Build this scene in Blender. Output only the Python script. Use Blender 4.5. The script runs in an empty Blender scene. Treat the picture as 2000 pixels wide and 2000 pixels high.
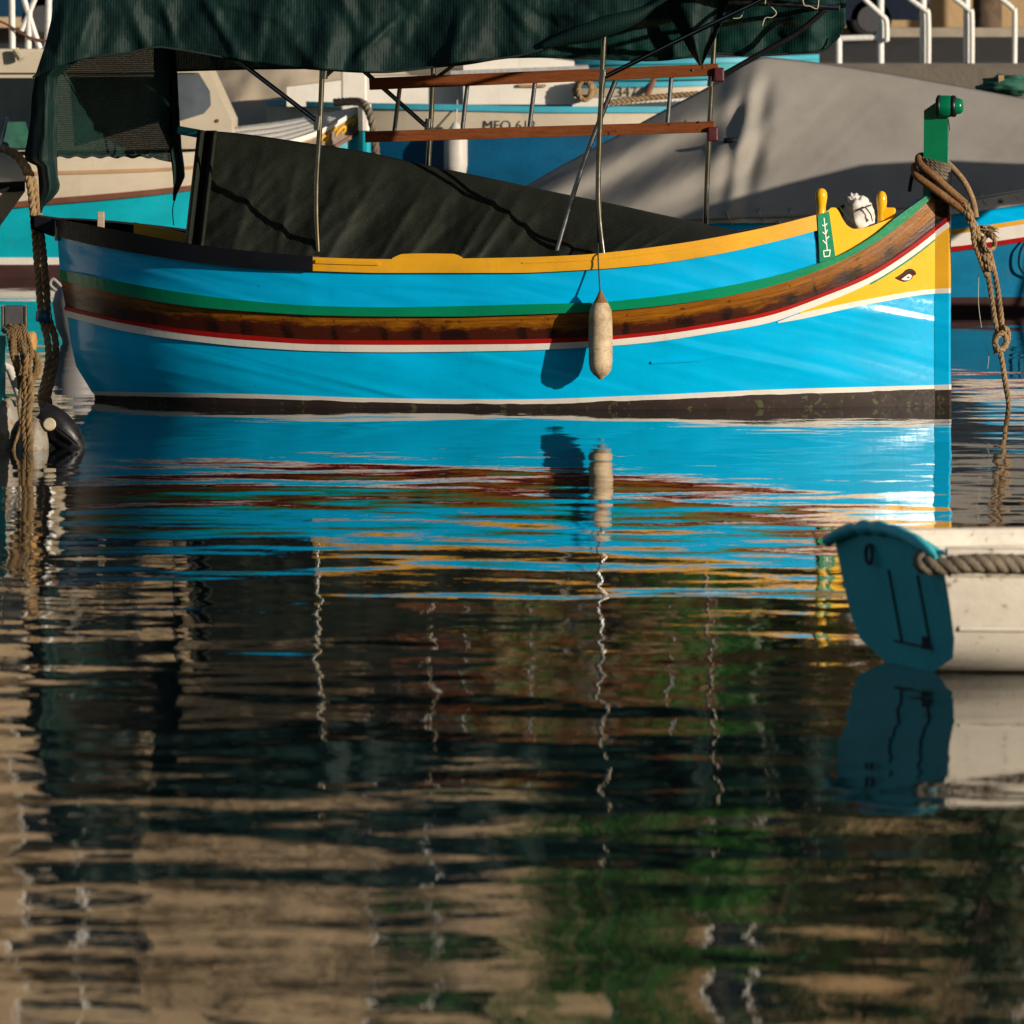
import bpy, math, random
import numpy as np
from mathutils import Vector, Matrix, noise as mnoise

random.seed(7); np.random.seed(7)
R = math.radians
sc = bpy.context.scene
col = sc.collection

# ------------------------------------------------------------------ camera
F = 14400.0          # focal length in pixels of a 2000 px wide frame
YH = 20.0            # horizon row
H = 2.7083           # camera height over the water
cam_d = bpy.data.cameras.new('camera')
cam = bpy.data.objects.new('camera', cam_d); col.objects.link(cam)
cam.location = (0, 0, H); cam.rotation_euler = (R(90), 0, 0)
cam_d.sensor_width = 36; cam_d.lens = 36 * F / 2000
cam_d.shift_y = -(1000 - YH) / 2000
cam_d.clip_start = 0.5; cam_d.clip_end = 3000
cam_d.dof.use_dof = True; cam_d.dof.focus_distance = 50.4; cam_d.dof.aperture_fstop = 7.0
sc.camera = cam

# ------------------------------------------------------------------ light
SUN_AZ, SUN_EL = 52.0, 12.0        # degrees right of straight behind the camera, height
sx, sy, sz = (math.sin(R(SUN_AZ)) * math.cos(R(SUN_EL)), -math.cos(R(SUN_AZ)) * math.cos(R(SUN_EL)), math.sin(R(SUN_EL)))
world = bpy.data.worlds.new('World'); sc.world = world; world.use_nodes = True
wn = world.node_tree.nodes; wl = world.node_tree.links
sky = wn.new('ShaderNodeTexSky'); sky.sky_type = 'NISHITA'; sky.sun_disc = False
sky.sun_elevation = R(SUN_EL); sky.sun_rotation = math.atan2(sx, sy)
sky.dust_density = 1.0; sky.ozone_density = 1.5
bg = wn['Background']; bg.inputs[1].default_value = 0.058
wl.new(sky.outputs[0], bg.inputs[0])
sun_d = bpy.data.lights.new('sun', 'SUN'); sun_d.energy = 5.0; sun_d.angle = R(0.5); sun_d.color = (1.0, 0.87, 0.70)
sun = bpy.data.objects.new('sun', sun_d); col.objects.link(sun)
sun.location = (20, -20, 20)
sun.rotation_euler = Vector((sx, sy, sz)).to_track_quat('Z', 'Y').to_euler()
vs = sc.view_settings; vs.view_transform = 'Standard'; vs.look = 'None'; vs.exposure = 0.14; vs.gamma = 1.0
vs.use_curve_mapping = False
cy_ = sc.cycles
cy_.use_denoising = True; cy_.max_bounces = 8; cy_.transparent_max_bounces = 16
cy_.caustics_reflective = False; cy_.caustics_refractive = False; cy_.blur_glossy = 1.0
cy_.sample_clamp_indirect = 6.0

# ------------------------------------------------------------------ helpers
def P(px, py, Y):
    return Vector(((px - 1000) * Y / F, Y, H - (py - YH) * Y / F))

def S(Y):                      # metres per photo pixel at depth Y
    return Y / F

def curve(pts):
    """monotone cubic through (x, y) points"""
    x = np.array([p[0] for p in pts], float); y = np.array([p[1] for p in pts], float)
    h = np.diff(x); d = np.diff(y) / h; m = np.zeros(len(x))
    m[0], m[-1] = d[0], d[-1]
    for i in range(1, len(x) - 1):
        if d[i - 1] * d[i] <= 0: m[i] = 0
        else:
            w1 = 2 * h[i] + h[i - 1]; w2 = h[i] + 2 * h[i - 1]
            m[i] = (w1 + w2) / (w1 / d[i - 1] + w2 / d[i])
    def f(v):
        if v <= x[0]: return float(y[0] + m[0] * (v - x[0]))
        if v >= x[-1]: return float(y[-1] + m[-1] * (v - x[-1]))
        i = int(np.searchsorted(x, v) - 1); i = max(0, min(i, len(h) - 1))
        s = (v - x[i]) / h[i]
        return float((2*s**3 - 3*s**2 + 1)*y[i] + (s**3 - 2*s**2 + s)*h[i]*m[i] + (-2*s**3 + 3*s**2)*y[i+1] + (s**3 - s**2)*h[i]*m[i+1])
    return f

def lerp(a, b, t): return a + (b - a) * t
def fbm(x, y, z, o=4): return mnoise.fractal(Vector((x, y, z)), 1.0, 2.0, o)

class MB:
    def __init__(self): self.v = []; self.f = []
    def add(self, vs, fs):
        o = len(self.v); self.v += [tuple(p) for p in vs]; self.f += [tuple(i + o for i in q) for q in fs]; return self
    def grid(self, rows, flip=False, closed=False):
        n = len(rows[0]); vs = [p for r in rows for p in r]; fs = []
        for i in range(len(rows) - 1):
            for j in range(n if closed else n - 1):
                k = (j + 1) % n
                q = (i*n + j, i*n + k, (i+1)*n + k, (i+1)*n + j)
                fs.append(q[::-1] if flip else q)
        return self.add(vs, fs)
    def poly(self, pts): return self.add(pts, [tuple(range(len(pts)))])
    def box(self, c, s, m=None):
        c = Vector(c); hx, hy, hz = s[0]/2, s[1]/2, s[2]/2
        vs = []
        for x in (-hx, hx):
            for y in (-hy, hy):
                for z in (-hz, hz):
                    p = Vector((x, y, z)); vs.append((m @ p if m else p) + c)
        return self.add(vs, [(0,1,3,2),(4,6,7,5),(0,4,5,1),(2,3,7,6),(0,2,6,4),(1,5,7,3)])
    def bar(self, a, b, w, h, up=Vector((0, 0, 1))):
        a = Vector(a); b = Vector(b); d = (b - a).normalized(); s = d.cross(up)
        if s.length < 1e-4: s = d.cross(Vector((0, 1, 0)))
        s.normalize(); u = s.cross(d)
        vs = []
        for p in (a, b):
            for i, j in ((-1,-1),(1,-1),(1,1),(-1,1)): vs.append(p + s*(w/2*i) + u*(h/2*j))
        return self.add(vs, [(0,1,2,3),(7,6,5,4),(0,4,5,1),(1,5,6,2),(2,6,7,3),(3,7,4,0)])
    def tube(self, path, r, n=10, cap=True):
        path = [Vector(p) for p in path]; rows = []; fr = frames(path)
        for i, p in enumerate(path):
            a, b = fr[i]; rr = r[i] if hasattr(r, '__len__') else r
            rows.append([p + a*(rr*math.cos(2*math.pi*k/n)) + b*(rr*math.sin(2*math.pi*k/n)) for k in range(n)])
        self.grid(rows, closed=True)
        if cap: self.poly(rows[0]); self.poly(rows[-1][::-1])
        return self
    def lathe(self, base, axis, prof, n=20, sx=1.0):
        base = Vector(base); axis = Vector(axis).normalized()
        a = axis.cross(Vector((0, 1, 0)));
        if a.length < 1e-3: a = axis.cross(Vector((1, 0, 0)))
        a.normalize(); b = axis.cross(a); rows = []
        for (hh, r) in prof:
            rows.append([base + axis*hh + a*(r*sx*math.cos(2*math.pi*k/n)) + b*(r*math.sin(2*math.pi*k/n)) for k in range(n)])
        return self.grid(rows, closed=True)
    def prism(self, pts, d):
        """polygon pts extruded by vector d"""
        n = len(pts); pts = [Vector(p) for p in pts]; d = Vector(d)
        self.add(pts + [p + d for p in pts], [tuple(range(n)), tuple(range(2*n - 1, n - 1, -1))])
        for i in range(n):
            j = (i + 1) % n
            self.add([pts[i], pts[j], pts[j] + d, pts[i] + d], [(0, 3, 2, 1)])
        return self
    def build(self, name, mat, parent=None, smooth=False, bevel=0):
        me = bpy.data.meshes.new(name); me.from_pydata(self.v, [], self.f)
        me.validate()
        if smooth: me.polygons.foreach_set('use_smooth', [True] * len(me.polygons))
        o = bpy.data.objects.new(name, me); col.objects.link(o)
        if mat: me.materials.append(M[mat] if isinstance(mat, str) else mat)
        if parent is not None:
            o.parent = parent
            off = Vector((0, 0, 0)); q = parent
            while q: off += Vector(q.location); q = q.parent
            me.transform(Matrix.Translation(-off))
        if bevel:
            md = o.modifiers.new('bevel', 'BEVEL'); md.width = bevel; md.segments = 2; md.limit_method = 'ANGLE'
        return o

def frames(path):
    out = []; t0 = (path[1] - path[0]).normalized()
    a = t0.cross(Vector((0, 1, 0.13)))
    if a.length < 1e-3: a = t0.cross(Vector((1, 0, 0)))
    a.normalize()
    for i in range(len(path)):
        t = (path[min(i+1, len(path)-1)] - path[max(i-1, 0)])
        t = t.normalized() if t.length > 1e-9 else t0
        a = (a - t * a.dot(t)).normalized(); out.append((a, t.cross(a)))
    return out

def smooth_path(pts, n=12):
    pts = [Vector(p) for p in pts]; out = []
    for i in range(len(pts) - 1):
        p0 = pts[max(i-1, 0)]; p1 = pts[i]; p2 = pts[i+1]; p3 = pts[min(i+2, len(pts)-1)]
        for k in range(n):
            t = k / n
            out.append(0.5*((2*p1) + (p2-p0)*t + (2*p0-5*p1+4*p2-p3)*t*t + (-p0+3*p1-3*p2+p3)*t**3))
    out.append(pts[-1]); return out

def resample(path, step):
    path = [Vector(p) for p in path]; L = [0]
    for a, b in zip(path, path[1:]): L.append(L[-1] + (b - a).length)
    n = max(2, int(L[-1] / step)); out = []; j = 0
    for i in range(n + 1):
        s = L[-1] * i / n
        while j < len(L) - 2 and L[j+1] < s: j += 1
        seg = L[j+1] - L[j]; out.append(path[j].lerp(path[j+1], (s - L[j]) / seg if seg else 0))
    return out

def rope(mb, pts, r, pitch=None, strands=3, n=12, sides=6):
    """laid rope: helical strands round a smooth path"""
    pitch = pitch or r * 7
    path = resample(smooth_path(pts, n), pitch / 8); fr = frames(path); s = 0; prev = path[0]
    lines = [[] for _ in range(strands)]
    for i, p in enumerate(path):
        s += (p - prev).length; prev = p; a, b = fr[i]
        for k in range(strands):
            an = 2*math.pi*(s/pitch + k/strands)
            lines[k].append(p + (a*math.cos(an) + b*math.sin(an)) * r*0.5)
    for l in lines: mb.tube(l, r*0.54, sides)
    return mb

def empty(name, loc=(0, 0, 0)):
    o = bpy.data.objects.new(name, None); col.objects.link(o); o.location = loc; o.empty_display_size = 0.2; return o

def tag(o, label, cat, group=None, kind=None):
    o['label'] = label; o['category'] = cat
    if group: o['group'] = group
    if kind: o['kind'] = kind
    return o

def setting(o): o['kind'] = 'structure'; return o

# ------------------------------------------------------------------ materials
M = {}
class NT:
    def __init__(self, name):
        self.m = bpy.data.materials.new(name); self.m.use_nodes = True
        self.t = self.m.node_tree; self.n = self.t.nodes; self.n.clear()
        self.out = self.n.new('ShaderNodeOutputMaterial')
        self.tc = self.n.new('ShaderNodeTexCoord'); M[name] = self.m
    def new(self, typ, **kw):
        nd = self.n.new(typ)
        for k, v in kw.items():
            if k.startswith('i_'):
                key = k[2:]; key = int(key) if key.isdigit() else key
                nd.inputs[key].default_value = v
            else: setattr(nd, k, v)
        return nd
    def link(self, a, b): self.t.links.new(a, b)
    def mapping(self, scale=(1, 1, 1), rot=(0, 0, 0), co='Object'):
        mp = self.new('ShaderNodeMapping'); mp.inputs['Scale'].default_value = scale; mp.inputs['Rotation'].default_value = rot
        self.link(self.tc.outputs[co], mp.inputs[0]); return mp.outputs[0]
    def noise(self, scale=5, detail=4, rough=0.55, stretch=(1, 1, 1), rot=(0, 0, 0), dist=0):
        nz = self.new('ShaderNodeTexNoise'); nz.inputs['Scale'].default_value = scale
        nz.inputs['Detail'].default_value = detail; nz.inputs['Roughness'].default_value = rough
        nz.inputs['Distortion'].default_value = dist
        self.link(self.mapping(stretch, rot), nz.inputs['Vector']); return nz.outputs[0]
    def ramp(self, fac, stops):
        r = self.new('ShaderNodeValToRGB'); e = r.color_ramp.elements
        while len(e) < len(stops): e.new(0.5)
        for i, (p, c) in enumerate(stops):
            e[i].position = p; e[i].color = (c if len(c) == 4 else (*c, 1)) if hasattr(c, '__len__') else (c, c, c, 1)
        self.link(fac, r.inputs[0]); return r.outputs[0]
    def mix(self, fac, a, b, blend='MIX'):
        mx = self.new('ShaderNodeMix', data_type='RGBA', blend_type=blend)
        for s, v in ((mx.inputs[0], fac), (mx.inputs[6], a), (mx.inputs[7], b)):
            if isinstance(v, bpy.types.NodeSocket): self.link(v, s)
            elif hasattr(v, '__len__'): s.default_value = (*v, 1) if len(v) == 3 else v
            else: s.default_value = v
        return mx.outputs[2]
    def math(self, op, a, b=None, clamp=False):
        n = self.new('ShaderNodeMath', operation=op, use_clamp=clamp)
        for s, v in ((n.inputs[0], a), (n.inputs[1], b)):
            if v is None: continue
            if isinstance(v, bpy.types.NodeSocket): self.link(v, s)
            else: s.default_value = v
        return n.outputs[0]
    def bump(self, height, dist=0.002, strength=1.0):
        b = self.new('ShaderNodeBump'); b.inputs['Distance'].default_value = dist; b.inputs['Strength'].default_value = strength
        self.link(height, b.inputs['Height']); return b.outputs[0]
    def principled(self, base, rough=0.5, normal=None, metal=0.0, spec=0.5, coat=0.0):
        p = self.new('ShaderNodeBsdfPrincipled')
        for key, v in (('Base Color', base), ('Roughness', rough), ('Metallic', metal), ('Specular IOR Level', spec), ('Coat Weight', coat)):
            s = p.inputs[key]
            if isinstance(v, bpy.types.NodeSocket): self.link(v, s)
            elif hasattr(v, '__len__'): s.default_value = (*v, 1) if len(v) == 3 else v
            else: s.default_value = v
        if normal is not None: self.link(normal, p.inputs['Normal'])
        return p
    def finish(self, shader): self.link(shader.outputs[0] if hasattr(shader, 'outputs') else shader, self.out.inputs[0]); return self.m

def paint(name, c, rough=0.35, var=0.16, wear=None, wearamt=0.0, bump=0.0012, spec=0.35, streak=True, dirt=None, fair=0.0):
    t = NT(name)
    big = t.noise(2.2, 5, 0.6, (1, 1, 1.6)); fine = t.noise(38, 4, 0.65)
    c0 = tuple(x * (1 - var) for x in c); c1 = tuple(min(1, x * (1 + var)) for x in c)
    base = t.mix(t.ramp(big, [(0.3, 0.0), (0.7, 1.0)]), c0, c1)
    base = t.mix(t.math('MULTIPLY', t.ramp(fine, [(0.55, 0.0), (0.75, 1.0)]), 0.25), base, tuple(x * 0.72 for x in c))
    if streak:
        s = t.noise(7, 4, 0.7, (1.0, 1.0, 0.12))
        base = t.mix(t.math('MULTIPLY', t.ramp(s, [(0.58, 0.0), (0.8, 1.0)]), 0.22), base, dirt or (0.16, 0.13, 0.10))
    if wear:
        w = t.noise(16, 6, 0.7)
        base = t.mix(t.ramp(w, [(1 - wearamt - 0.03, 0.0), (1 - wearamt + 0.03, 1.0)]), base, wear)
    rg = t.ramp(fine, [(0.3, max(0.05, rough - 0.08)), (0.75, min(1, rough + 0.15))])
    hgt = t.math('ADD', t.math('MULTIPLY', t.noise(6, 3, 0.5, (0.25, 1, 1)), 1.0), t.math('MULTIPLY', fine, 0.35))
    nrm = t.bump(hgt, bump * 3, 0.7)
    if fair:
        nzn = t.new('ShaderNodeTexNoise'); nzn.inputs['Scale'].default_value = 1.0; nzn.inputs['Detail'].default_value = 1.2; nzn.inputs['Distortion'].default_value = 0.7
        m2 = t.new('ShaderNodeMapping'); m2.inputs['Scale'].default_value = (0.55, 1, 5.0); t.link(t.mapping((1, 1, 1), (0, R(-13), 0)), m2.inputs[0]); t.link(m2.outputs[0], nzn.inputs['Vector'])
        ln = nzn.outputs[0]
        b2 = t.new('ShaderNodeBump'); b2.inputs['Distance'].default_value = fair; t.link(ln, b2.inputs['Height']); t.link(nrm, b2.inputs['Normal']); nrm = b2.outputs[0]
    return t.finish(t.principled(base, rg, nrm, spec=spec))

def plain(name, c, rough=0.5, metal=0.0, var=0.2, scale=20, bump=0.001, spec=0.4):
    t = NT(name); nz = t.noise(scale, 5, 0.6)
    base = t.mix(t.ramp(nz, [(0.3, 0.0), (0.7, 1.0)]), tuple(x*(1-var) for x in c), tuple(min(1, x*(1+var)) for x in c))
    rg = t.ramp(nz, [(0.3, max(0.03, rough-0.07)), (0.7, min(1, rough+0.1))])
    return t.finish(t.principled(base, rg, t.bump(nz, bump), metal=metal, spec=spec))

paint('sky_blue', (0.0, 0.40, 0.74), 0.14, 0.10, wear=(0.0, 0.22, 0.42), wearamt=0.31, spec=0.22, dirt=(0.0, 0.22, 0.42), bump=0.0008, fair=0.026)
paint('upper_blue', (0.0, 0.38, 0.74), 0.14, 0.10, wear=(0.0, 0.22, 0.42), wearamt=0.31, spec=0.22, dirt=(0.0, 0.22, 0.42), bump=0.0008, fair=0.026)
paint('bow_yellow', (0.80, 0.42, 0.012), 0.14, 0.06, dirt=(0.55, 0.25, 0.01), bump=0.0008)
paint('cap_yellow', (0.66, 0.33, 0.015), 0.4, 0.15, wear=(0.35, 0.2, 0.05), wearamt=0.30)
paint('stem_yellow', (0.70, 0.37, 0.02), 0.4, 0.08)
paint('rail_green', (0.002, 0.21, 0.10), 0.18, 0.15, dirt=(0.01, 0.10, 0.05), spec=0.2)
paint('post_green', (0.001, 0.16, 0.07), 0.16, 0.12, dirt=(0.0, 0.08, 0.04))
paint('strake_white', (0.66, 0.63, 0.58), 0.35, 0.08)
paint('boot_white', (0.60, 0.57, 0.52), 0.45, 0.12, wear=(0.05, 0.04, 0.035), wearamt=0.32)
paint('line_red', (0.33, 0.008, 0.008), 0.4, 0.2, spec=0.08, dirt=(0.12, 0.01, 0.01))
paint('antifoul', (0.032, 0.022, 0.020), 0.55, 0.35, wear=(0.075, 0.080, 0.040), wearamt=0.40, streak=False, spec=0.2)
paint('black_rail', (0.006, 0.007, 0.011), 0.5, 0.3, streak=False, spec=0.15)
plain('black_rubber', (0.008, 0.008, 0.010), 0.6, spec=0.15)
plain('band_black', (0.010, 0.010, 0.012), 0.35)
paint('cream_hull', (0.48, 0.42, 0.33), 0.4, 0.1)
paint('white_gel', (0.68, 0.65, 0.60), 0.3, 0.08)
paint('dirty_white', (0.50, 0.48, 0.45), 0.45, 0.16, wear=(0.28, 0.2, 0.12), wearamt=0.30)
paint('buoy_skin', (0.22, 0.20, 0.17), 0.5, 0.3, wear=(0.17, 0.11, 0.06), wearamt=0.44)
paint('cyan_hull', (0.004, 0.33, 0.42), 0.25)
paint('brown_rail', (0.14, 0.05, 0.028), 0.5, 0.25)
paint('tan_trim', (0.36, 0.22, 0.12), 0.5, 0.2)
paint('deep_blue', (0.003, 0.075, 0.17), 0.3, 0.2, dirt=(0.0, 0.04, 0.09))
paint('light_blue', (0.05, 0.33, 0.46), 0.35)
paint('hull_blue_dull', (0.006, 0.17, 0.33), 0.35, 0.22, wear=(0.5, 0.47, 0.36), wearamt=0.24)
paint('maroon', (0.05, 0.022, 0.022), 0.6, 0.3)
paint('teal_paint', (0.02, 0.30, 0.36), 0.5, 0.18, wear=(0.25, 0.24, 0.22), wearamt=0.26)
paint('transom_teal', (0.07, 0.56, 0.62), 0.5, 0.12, wear=(0.02, 0.12, 0.16), wearamt=0.31, dirt=(0.05, 0.2, 0.24))
paint('skiff_white', (0.50, 0.46, 0.40), 0.5, 0.18, wear=(0.20, 0.16, 0.11), wearamt=0.36, bump=0.003, dirt=(0.10, 0.08, 0.06))
paint('pod_grey', (0.24, 0.235, 0.24), 0.5, 0.15)
paint('ornament_yellow', (0.72, 0.40, 0.02), 0.4)
paint('ornament_brown', (0.16, 0.11, 0.08), 0.5)
plain('deck_grey', (0.33, 0.33, 0.34), 0.6, var=0.25)
plain('deck_dark', (0.05, 0.05, 0.055), 0.7)
plain('steel', (0.20, 0.205, 0.21), 0.12, 1.0, 0.2, 9, 0.0)
plain('steel_dull', (0.22, 0.215, 0.21), 0.3, 1.0, 0.3, 12, 0.0003)
plain('alu_rung', (0.12, 0.13, 0.14), 0.45, 0.7)
plain('rail_white', (0.66, 0.66, 0.64), 0.4, 0, 0.1)
plain('dark_glass', (0.010, 0.016, 0.020), 0.06, 0, 0.3, 2, 0.0)
plain('grey_glass', (0.09, 0.11, 0.13), 0.10, 0, 0.3, 2, 0.0)
plain('buoy_black', (0.010, 0.010, 0.012), 0.35, 0, 0.4, 14, 0.004, 0.2)
plain('cap_beige', (0.42, 0.36, 0.25), 0.6)
plain('asphalt', (0.035, 0.036, 0.042), 0.85, 0, 0.25, 3)
plain('pavement', (0.12, 0.105, 0.092), 0.85, 0, 0.2, 4)
plain('kerb_stone', (0.30, 0.26, 0.21), 0.8, 0, 0.2, 4)
plain('car_navy', (0.008, 0.014, 0.030), 0.2, 0, 0.1)
plain('car_blue', (0.006, 0.035, 0.075), 0.2, 0, 0.1)
plain('tyre', (0.012, 0.012, 0.012), 0.8)
plain('string_pale', (0.45, 0.43, 0.36), 0.8)
plain('string_dark', (0.03, 0.035, 0.03), 0.8)
plain('letter_black', (0.02, 0.018, 0.018), 0.6)
plain('mark_white', (0.72, 0.78, 0.74), 0.5, 0, 0.06)
plain('eye_red', (0.07, 0.006, 0.004), 0.5, spec=0.08)
plain('eye_olive', (0.030, 0.034, 0.024), 0.5, spec=0.08)
plain('eye_white', (0.78, 0.72, 0.68), 0.4, 0, 0.05)
plain('green_canvas', (0.02, 0.10, 0.07), 0.8, 0, 0.35, 9, 0.006)
plain('bark', (0.09, 0.06, 0.04), 0.9, 0, 0.4, 6, 0.02)
plain('lamp_red', (0.25, 0.01, 0.01), 0.3)
plain('winch_maroon', (0.06, 0.008, 0.012), 0.5)
plain('ladder_dark', (0.03, 0.026, 0.022), 0.6)

def wood(name, dark, mid, light, along=(0.35, 1, 1), blotch=0.45, rough=0.35):
    t = NT(name)
    g = t.noise(9, 6, 0.65, (along[0], 4, 6 * along[2])); b = t.noise(3.2, 6, 0.72, (0.8, 1, 1.5)); sp = t.noise(14, 5, 0.7)
    base = t.mix(t.ramp(g, [(0.32, 0.0), (0.68, 1.0)]), mid, light)
    base = t.mix(t.ramp(b, [(blotch, 0.0), (blotch + 0.16, 1.0)]), base, dark)
    base = t.mix(t.ramp(sp, [(0.62, 0.0), (0.72, 1.0)]), base, tuple(x*0.35 for x in dark))
    rg = t.ramp(b, [(0.3, rough), (0.7, rough + 0.25)])
    return t.finish(t.principled(base, rg, t.bump(t.math('ADD', g, sp), 0.003, 0.7), spec=0.14))
def varnish():
    t = NT('varnish'); at = t.new('ShaderNodeAttribute', attribute_name='strake'); sp = t.new('ShaderNodeSeparateXYZ'); t.link(at.outputs['Vector'], sp.inputs[0])
    U, V = sp.outputs[0], sp.outputs[1]
    cmb = t.new('ShaderNodeCombineXYZ'); t.link(U, cmb.inputs[0]); t.link(t.math('MULTIPLY', V, 0.17), cmb.inputs[1])
    def nz(scale, detail, st, rough=0.65):
        m = t.new('ShaderNodeMapping'); m.inputs['Scale'].default_value = st; t.link(cmb.outputs[0], m.inputs[0])
        n = t.new('ShaderNodeTexNoise'); n.inputs['Scale'].default_value = scale; n.inputs['Detail'].default_value = detail; n.inputs['Roughness'].default_value = rough; n.inputs['Distortion'].default_value = 0.4
        t.link(m.outputs[0], n.inputs['Vector']); return n.outputs[0]
    grain = nz(10, 7, (0.35, 7, 1)); blot = nz(5.5, 6, (0.6, 1.7, 1), .7); fine = nz(45, 4, (0.6, 1.5, 1), .7)
    base = t.mix(t.ramp(grain, [(0.3, 0.0), (0.7, 1.0)]), (0.12, 0.036, 0.003), (0.31, 0.115, 0.006))
    low = t.math('ADD', t.math('ADD', t.math('MULTIPLY', V, 0.50), t.math('MULTIPLY', blot, 0.95)), t.math('MULTIPLY', t.math('SUBTRACT', 3.6, U), 0.028))
    base = t.mix(t.ramp(low, [(0.62, 0.0), (0.80, 1.0)]), base, (0.045, 0.009, 0.004))
    jit = nz(2.1, 2, (1, .3, 1)); fr = t.math('SUBTRACT', t.math('FRACT', t.math('ADD', t.math('MULTIPLY', U, 1/0.297), t.math('MULTIPLY', jit, 2.2))), 0.5)
    du = t.math('MULTIPLY', t.math('ABSOLUTE', fr), 0.297); dv = t.math('MULTIPLY', t.math('ABSOLUTE', t.math('SUBTRACT', V, 0.80)), 0.13)
    dd = t.math('ADD', t.math('ADD', t.math('SQRT', t.math('ADD', t.math('MULTIPLY', du, du), t.math('MULTIPLY', dv, dv))), t.math('MULTIPLY', fine, 0.10)), t.math('MULTIPLY', blot, -0.09))
    base = t.mix(t.ramp(dd, [(0.028, 0.9), (0.055, 0.0)]), base, (0.010, 0.004, 0.003))
    dv2 = t.math('MULTIPLY', t.math('ABSOLUTE', t.math('SUBTRACT', t.math('FRACT', t.math('MULTIPLY', V, 2.2)), 0.5)), 0.07)
    d2 = t.math('ADD', t.math('ADD', du, dv2), t.math('MULTIPLY', fine, 0.02))
    base = t.mix(t.ramp(d2, [(0.016, 0.7), (0.026, 0.0)]), base, (0.015, 0.006, 0.004))
    base = t.mix(t.ramp(fine, [(0.60, 0.0), (0.70, 0.8)]), base, (0.03, 0.009, 0.004))
    t.finish(t.principled(base, t.ramp(blot, [(0.3, 0.12), (0.7, 0.4)]), t.bump(t.math('ADD', grain, t.math('MULTIPLY', fine, 0.6)), 0.0016), spec=0.22))
varnish()
wood('stem_wood', (0.022, 0.007, 0.003), (0.10, 0.035, 0.004), (0.20, 0.075, 0.008), blotch=0.45, rough=0.3)
wood('ladder_wood', (0.06, 0.018, 0.008), (0.14, 0.040, 0.014), (0.22, 0.070, 0.024), blotch=0.62)
wood('grey_timber', (0.10, 0.08, 0.06), (0.30, 0.24, 0.17), (0.42, 0.34, 0.24), blotch=0.6, rough=0.8)
wood('peeled_timber', (0.16, 0.08, 0.03), (0.34, 0.18, 0.06), (0.48, 0.28, 0.11), blotch=0.62, rough=0.7)

def ropemat(name, c, dirt):
    t = NT(name); f = t.noise(90, 3, 0.7, (1, 1, 0.4)); b = t.noise(5, 4, 0.6)
    base = t.mix(t.ramp(f, [(0.3, 0.0), (0.7, 1.0)]), tuple(x*0.55 for x in c), tuple(x*1.25 for x in c))
    base = t.mix(t.ramp(b, [(0.45, 0.0), (0.7, 0.8)]), base, dirt)
    return t.finish(t.principled(base, 0.9, t.bump(f, 0.006), spec=0.2))
ropemat('rope_tan', (0.33, 0.22, 0.12), (0.12, 0.08, 0.045))
ropemat('rope_brown', (0.22, 0.14, 0.065), (0.07, 0.05, 0.025))
ropemat('rope_grey', (0.20, 0.165, 0.125), (0.07, 0.06, 0.045))
ropemat('hose_tan', (0.23, 0.125, 0.055), (0.10, 0.035, 0.012))

def fender_mat():
    t = NT('fender_skin'); b = t.noise(6, 6, 0.7); f = t.noise(30, 5, 0.7, (1, 1, 2.5))
    base = t.mix(t.ramp(b, [(0.4, 0.0), (0.62, 1.0)]), (0.58, 0.45, 0.30), (0.30, 0.21, 0.12))
    base = t.mix(t.ramp(f, [(0.58, 0.0), (0.70, 1.0)]), base, (0.14, 0.10, 0.06))
    t.finish(t.principled(base, 0.6, t.bump(t.math('ADD', b, f), 0.004)))
fender_mat()

def net(name, c, hi, freq, axis, open0, open1, trans=0.35, diag=0.0, rc=.6):
    """knitted shade net: ribs along one direction, tiny openings between the threads"""
    t = NT(name)
    co = t.mapping((1, 1, 1), (0, diag, 0)); sp = t.new('ShaderNodeSeparateXYZ'); t.link(co, sp.inputs[0])
    rib = t.math('SINE', t.math('MULTIPLY', sp.outputs[axis], freq))
    other = t.math('SINE', t.math('MULTIPLY', sp.outputs[2 if axis == 0 else 0], freq * 2.7))
    rib01 = t.math('ADD', t.math('MULTIPLY', rib, 0.5), 0.5); ot01 = t.math('ADD', t.math('MULTIPLY', other, 0.5), 0.5)
    fz = t.noise(190, 2, 0.7); bz = t.noise(3.0, 4, 0.6)
    glint_specks = t.math('MULTIPLY', t.ramp(fz, [(0.60, 0.0), (0.70, 1.0)]), rib01)  # lit highlight speckles, painted into the net colour
    base = t.mix(rib01, tuple(x*rc for x in c), c)
    base = t.mix(t.math('MULTIPLY', t.ramp(bz, [(0.4, 0.0), (0.7, 1.0)]), 0.5), base, tuple(x*1.7 for x in c))
    base = t.mix(glint_specks, base, hi)
    p = t.principled(base, 0.55, t.bump(t.math('ADD', rib01, t.math('MULTIPLY', ot01, 0.5)), 0.0009), spec=0.25)
    tr = t.new('ShaderNodeBsdfTranslucent'); t.link(base, tr.inputs[0])
    m1 = t.new('ShaderNodeMixShader'); m1.inputs[0].default_value = trans
    t.link(p.outputs[0], m1.inputs[1]); t.link(tr.outputs[0], m1.inputs[2])
    hole = t.math('MULTIPLY', t.ramp(fz, [(0.42, 0.0), (0.52, 1.0)]), t.math('SUBTRACT', 1.0, t.math('MULTIPLY', rib01, 0.7)))
    fac = t.math('ADD', t.math('MULTIPLY', hole, open1), open0, clamp=True)
    tp = t.new('ShaderNodeBsdfTransparent'); m2 = t.new('ShaderNodeMixShader')
    t.link(fac, m2.inputs[0]); t.link(m1.outputs[0], m2.inputs[1]); t.link(tp.outputs[0], m2.inputs[2])
    return t.finish(m2)
net('net_green', (0.005, 0.024, 0.022), (0.05, 0.13, 0.11), 330, 0, 0.0, 0.10, rc=.85)
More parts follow.
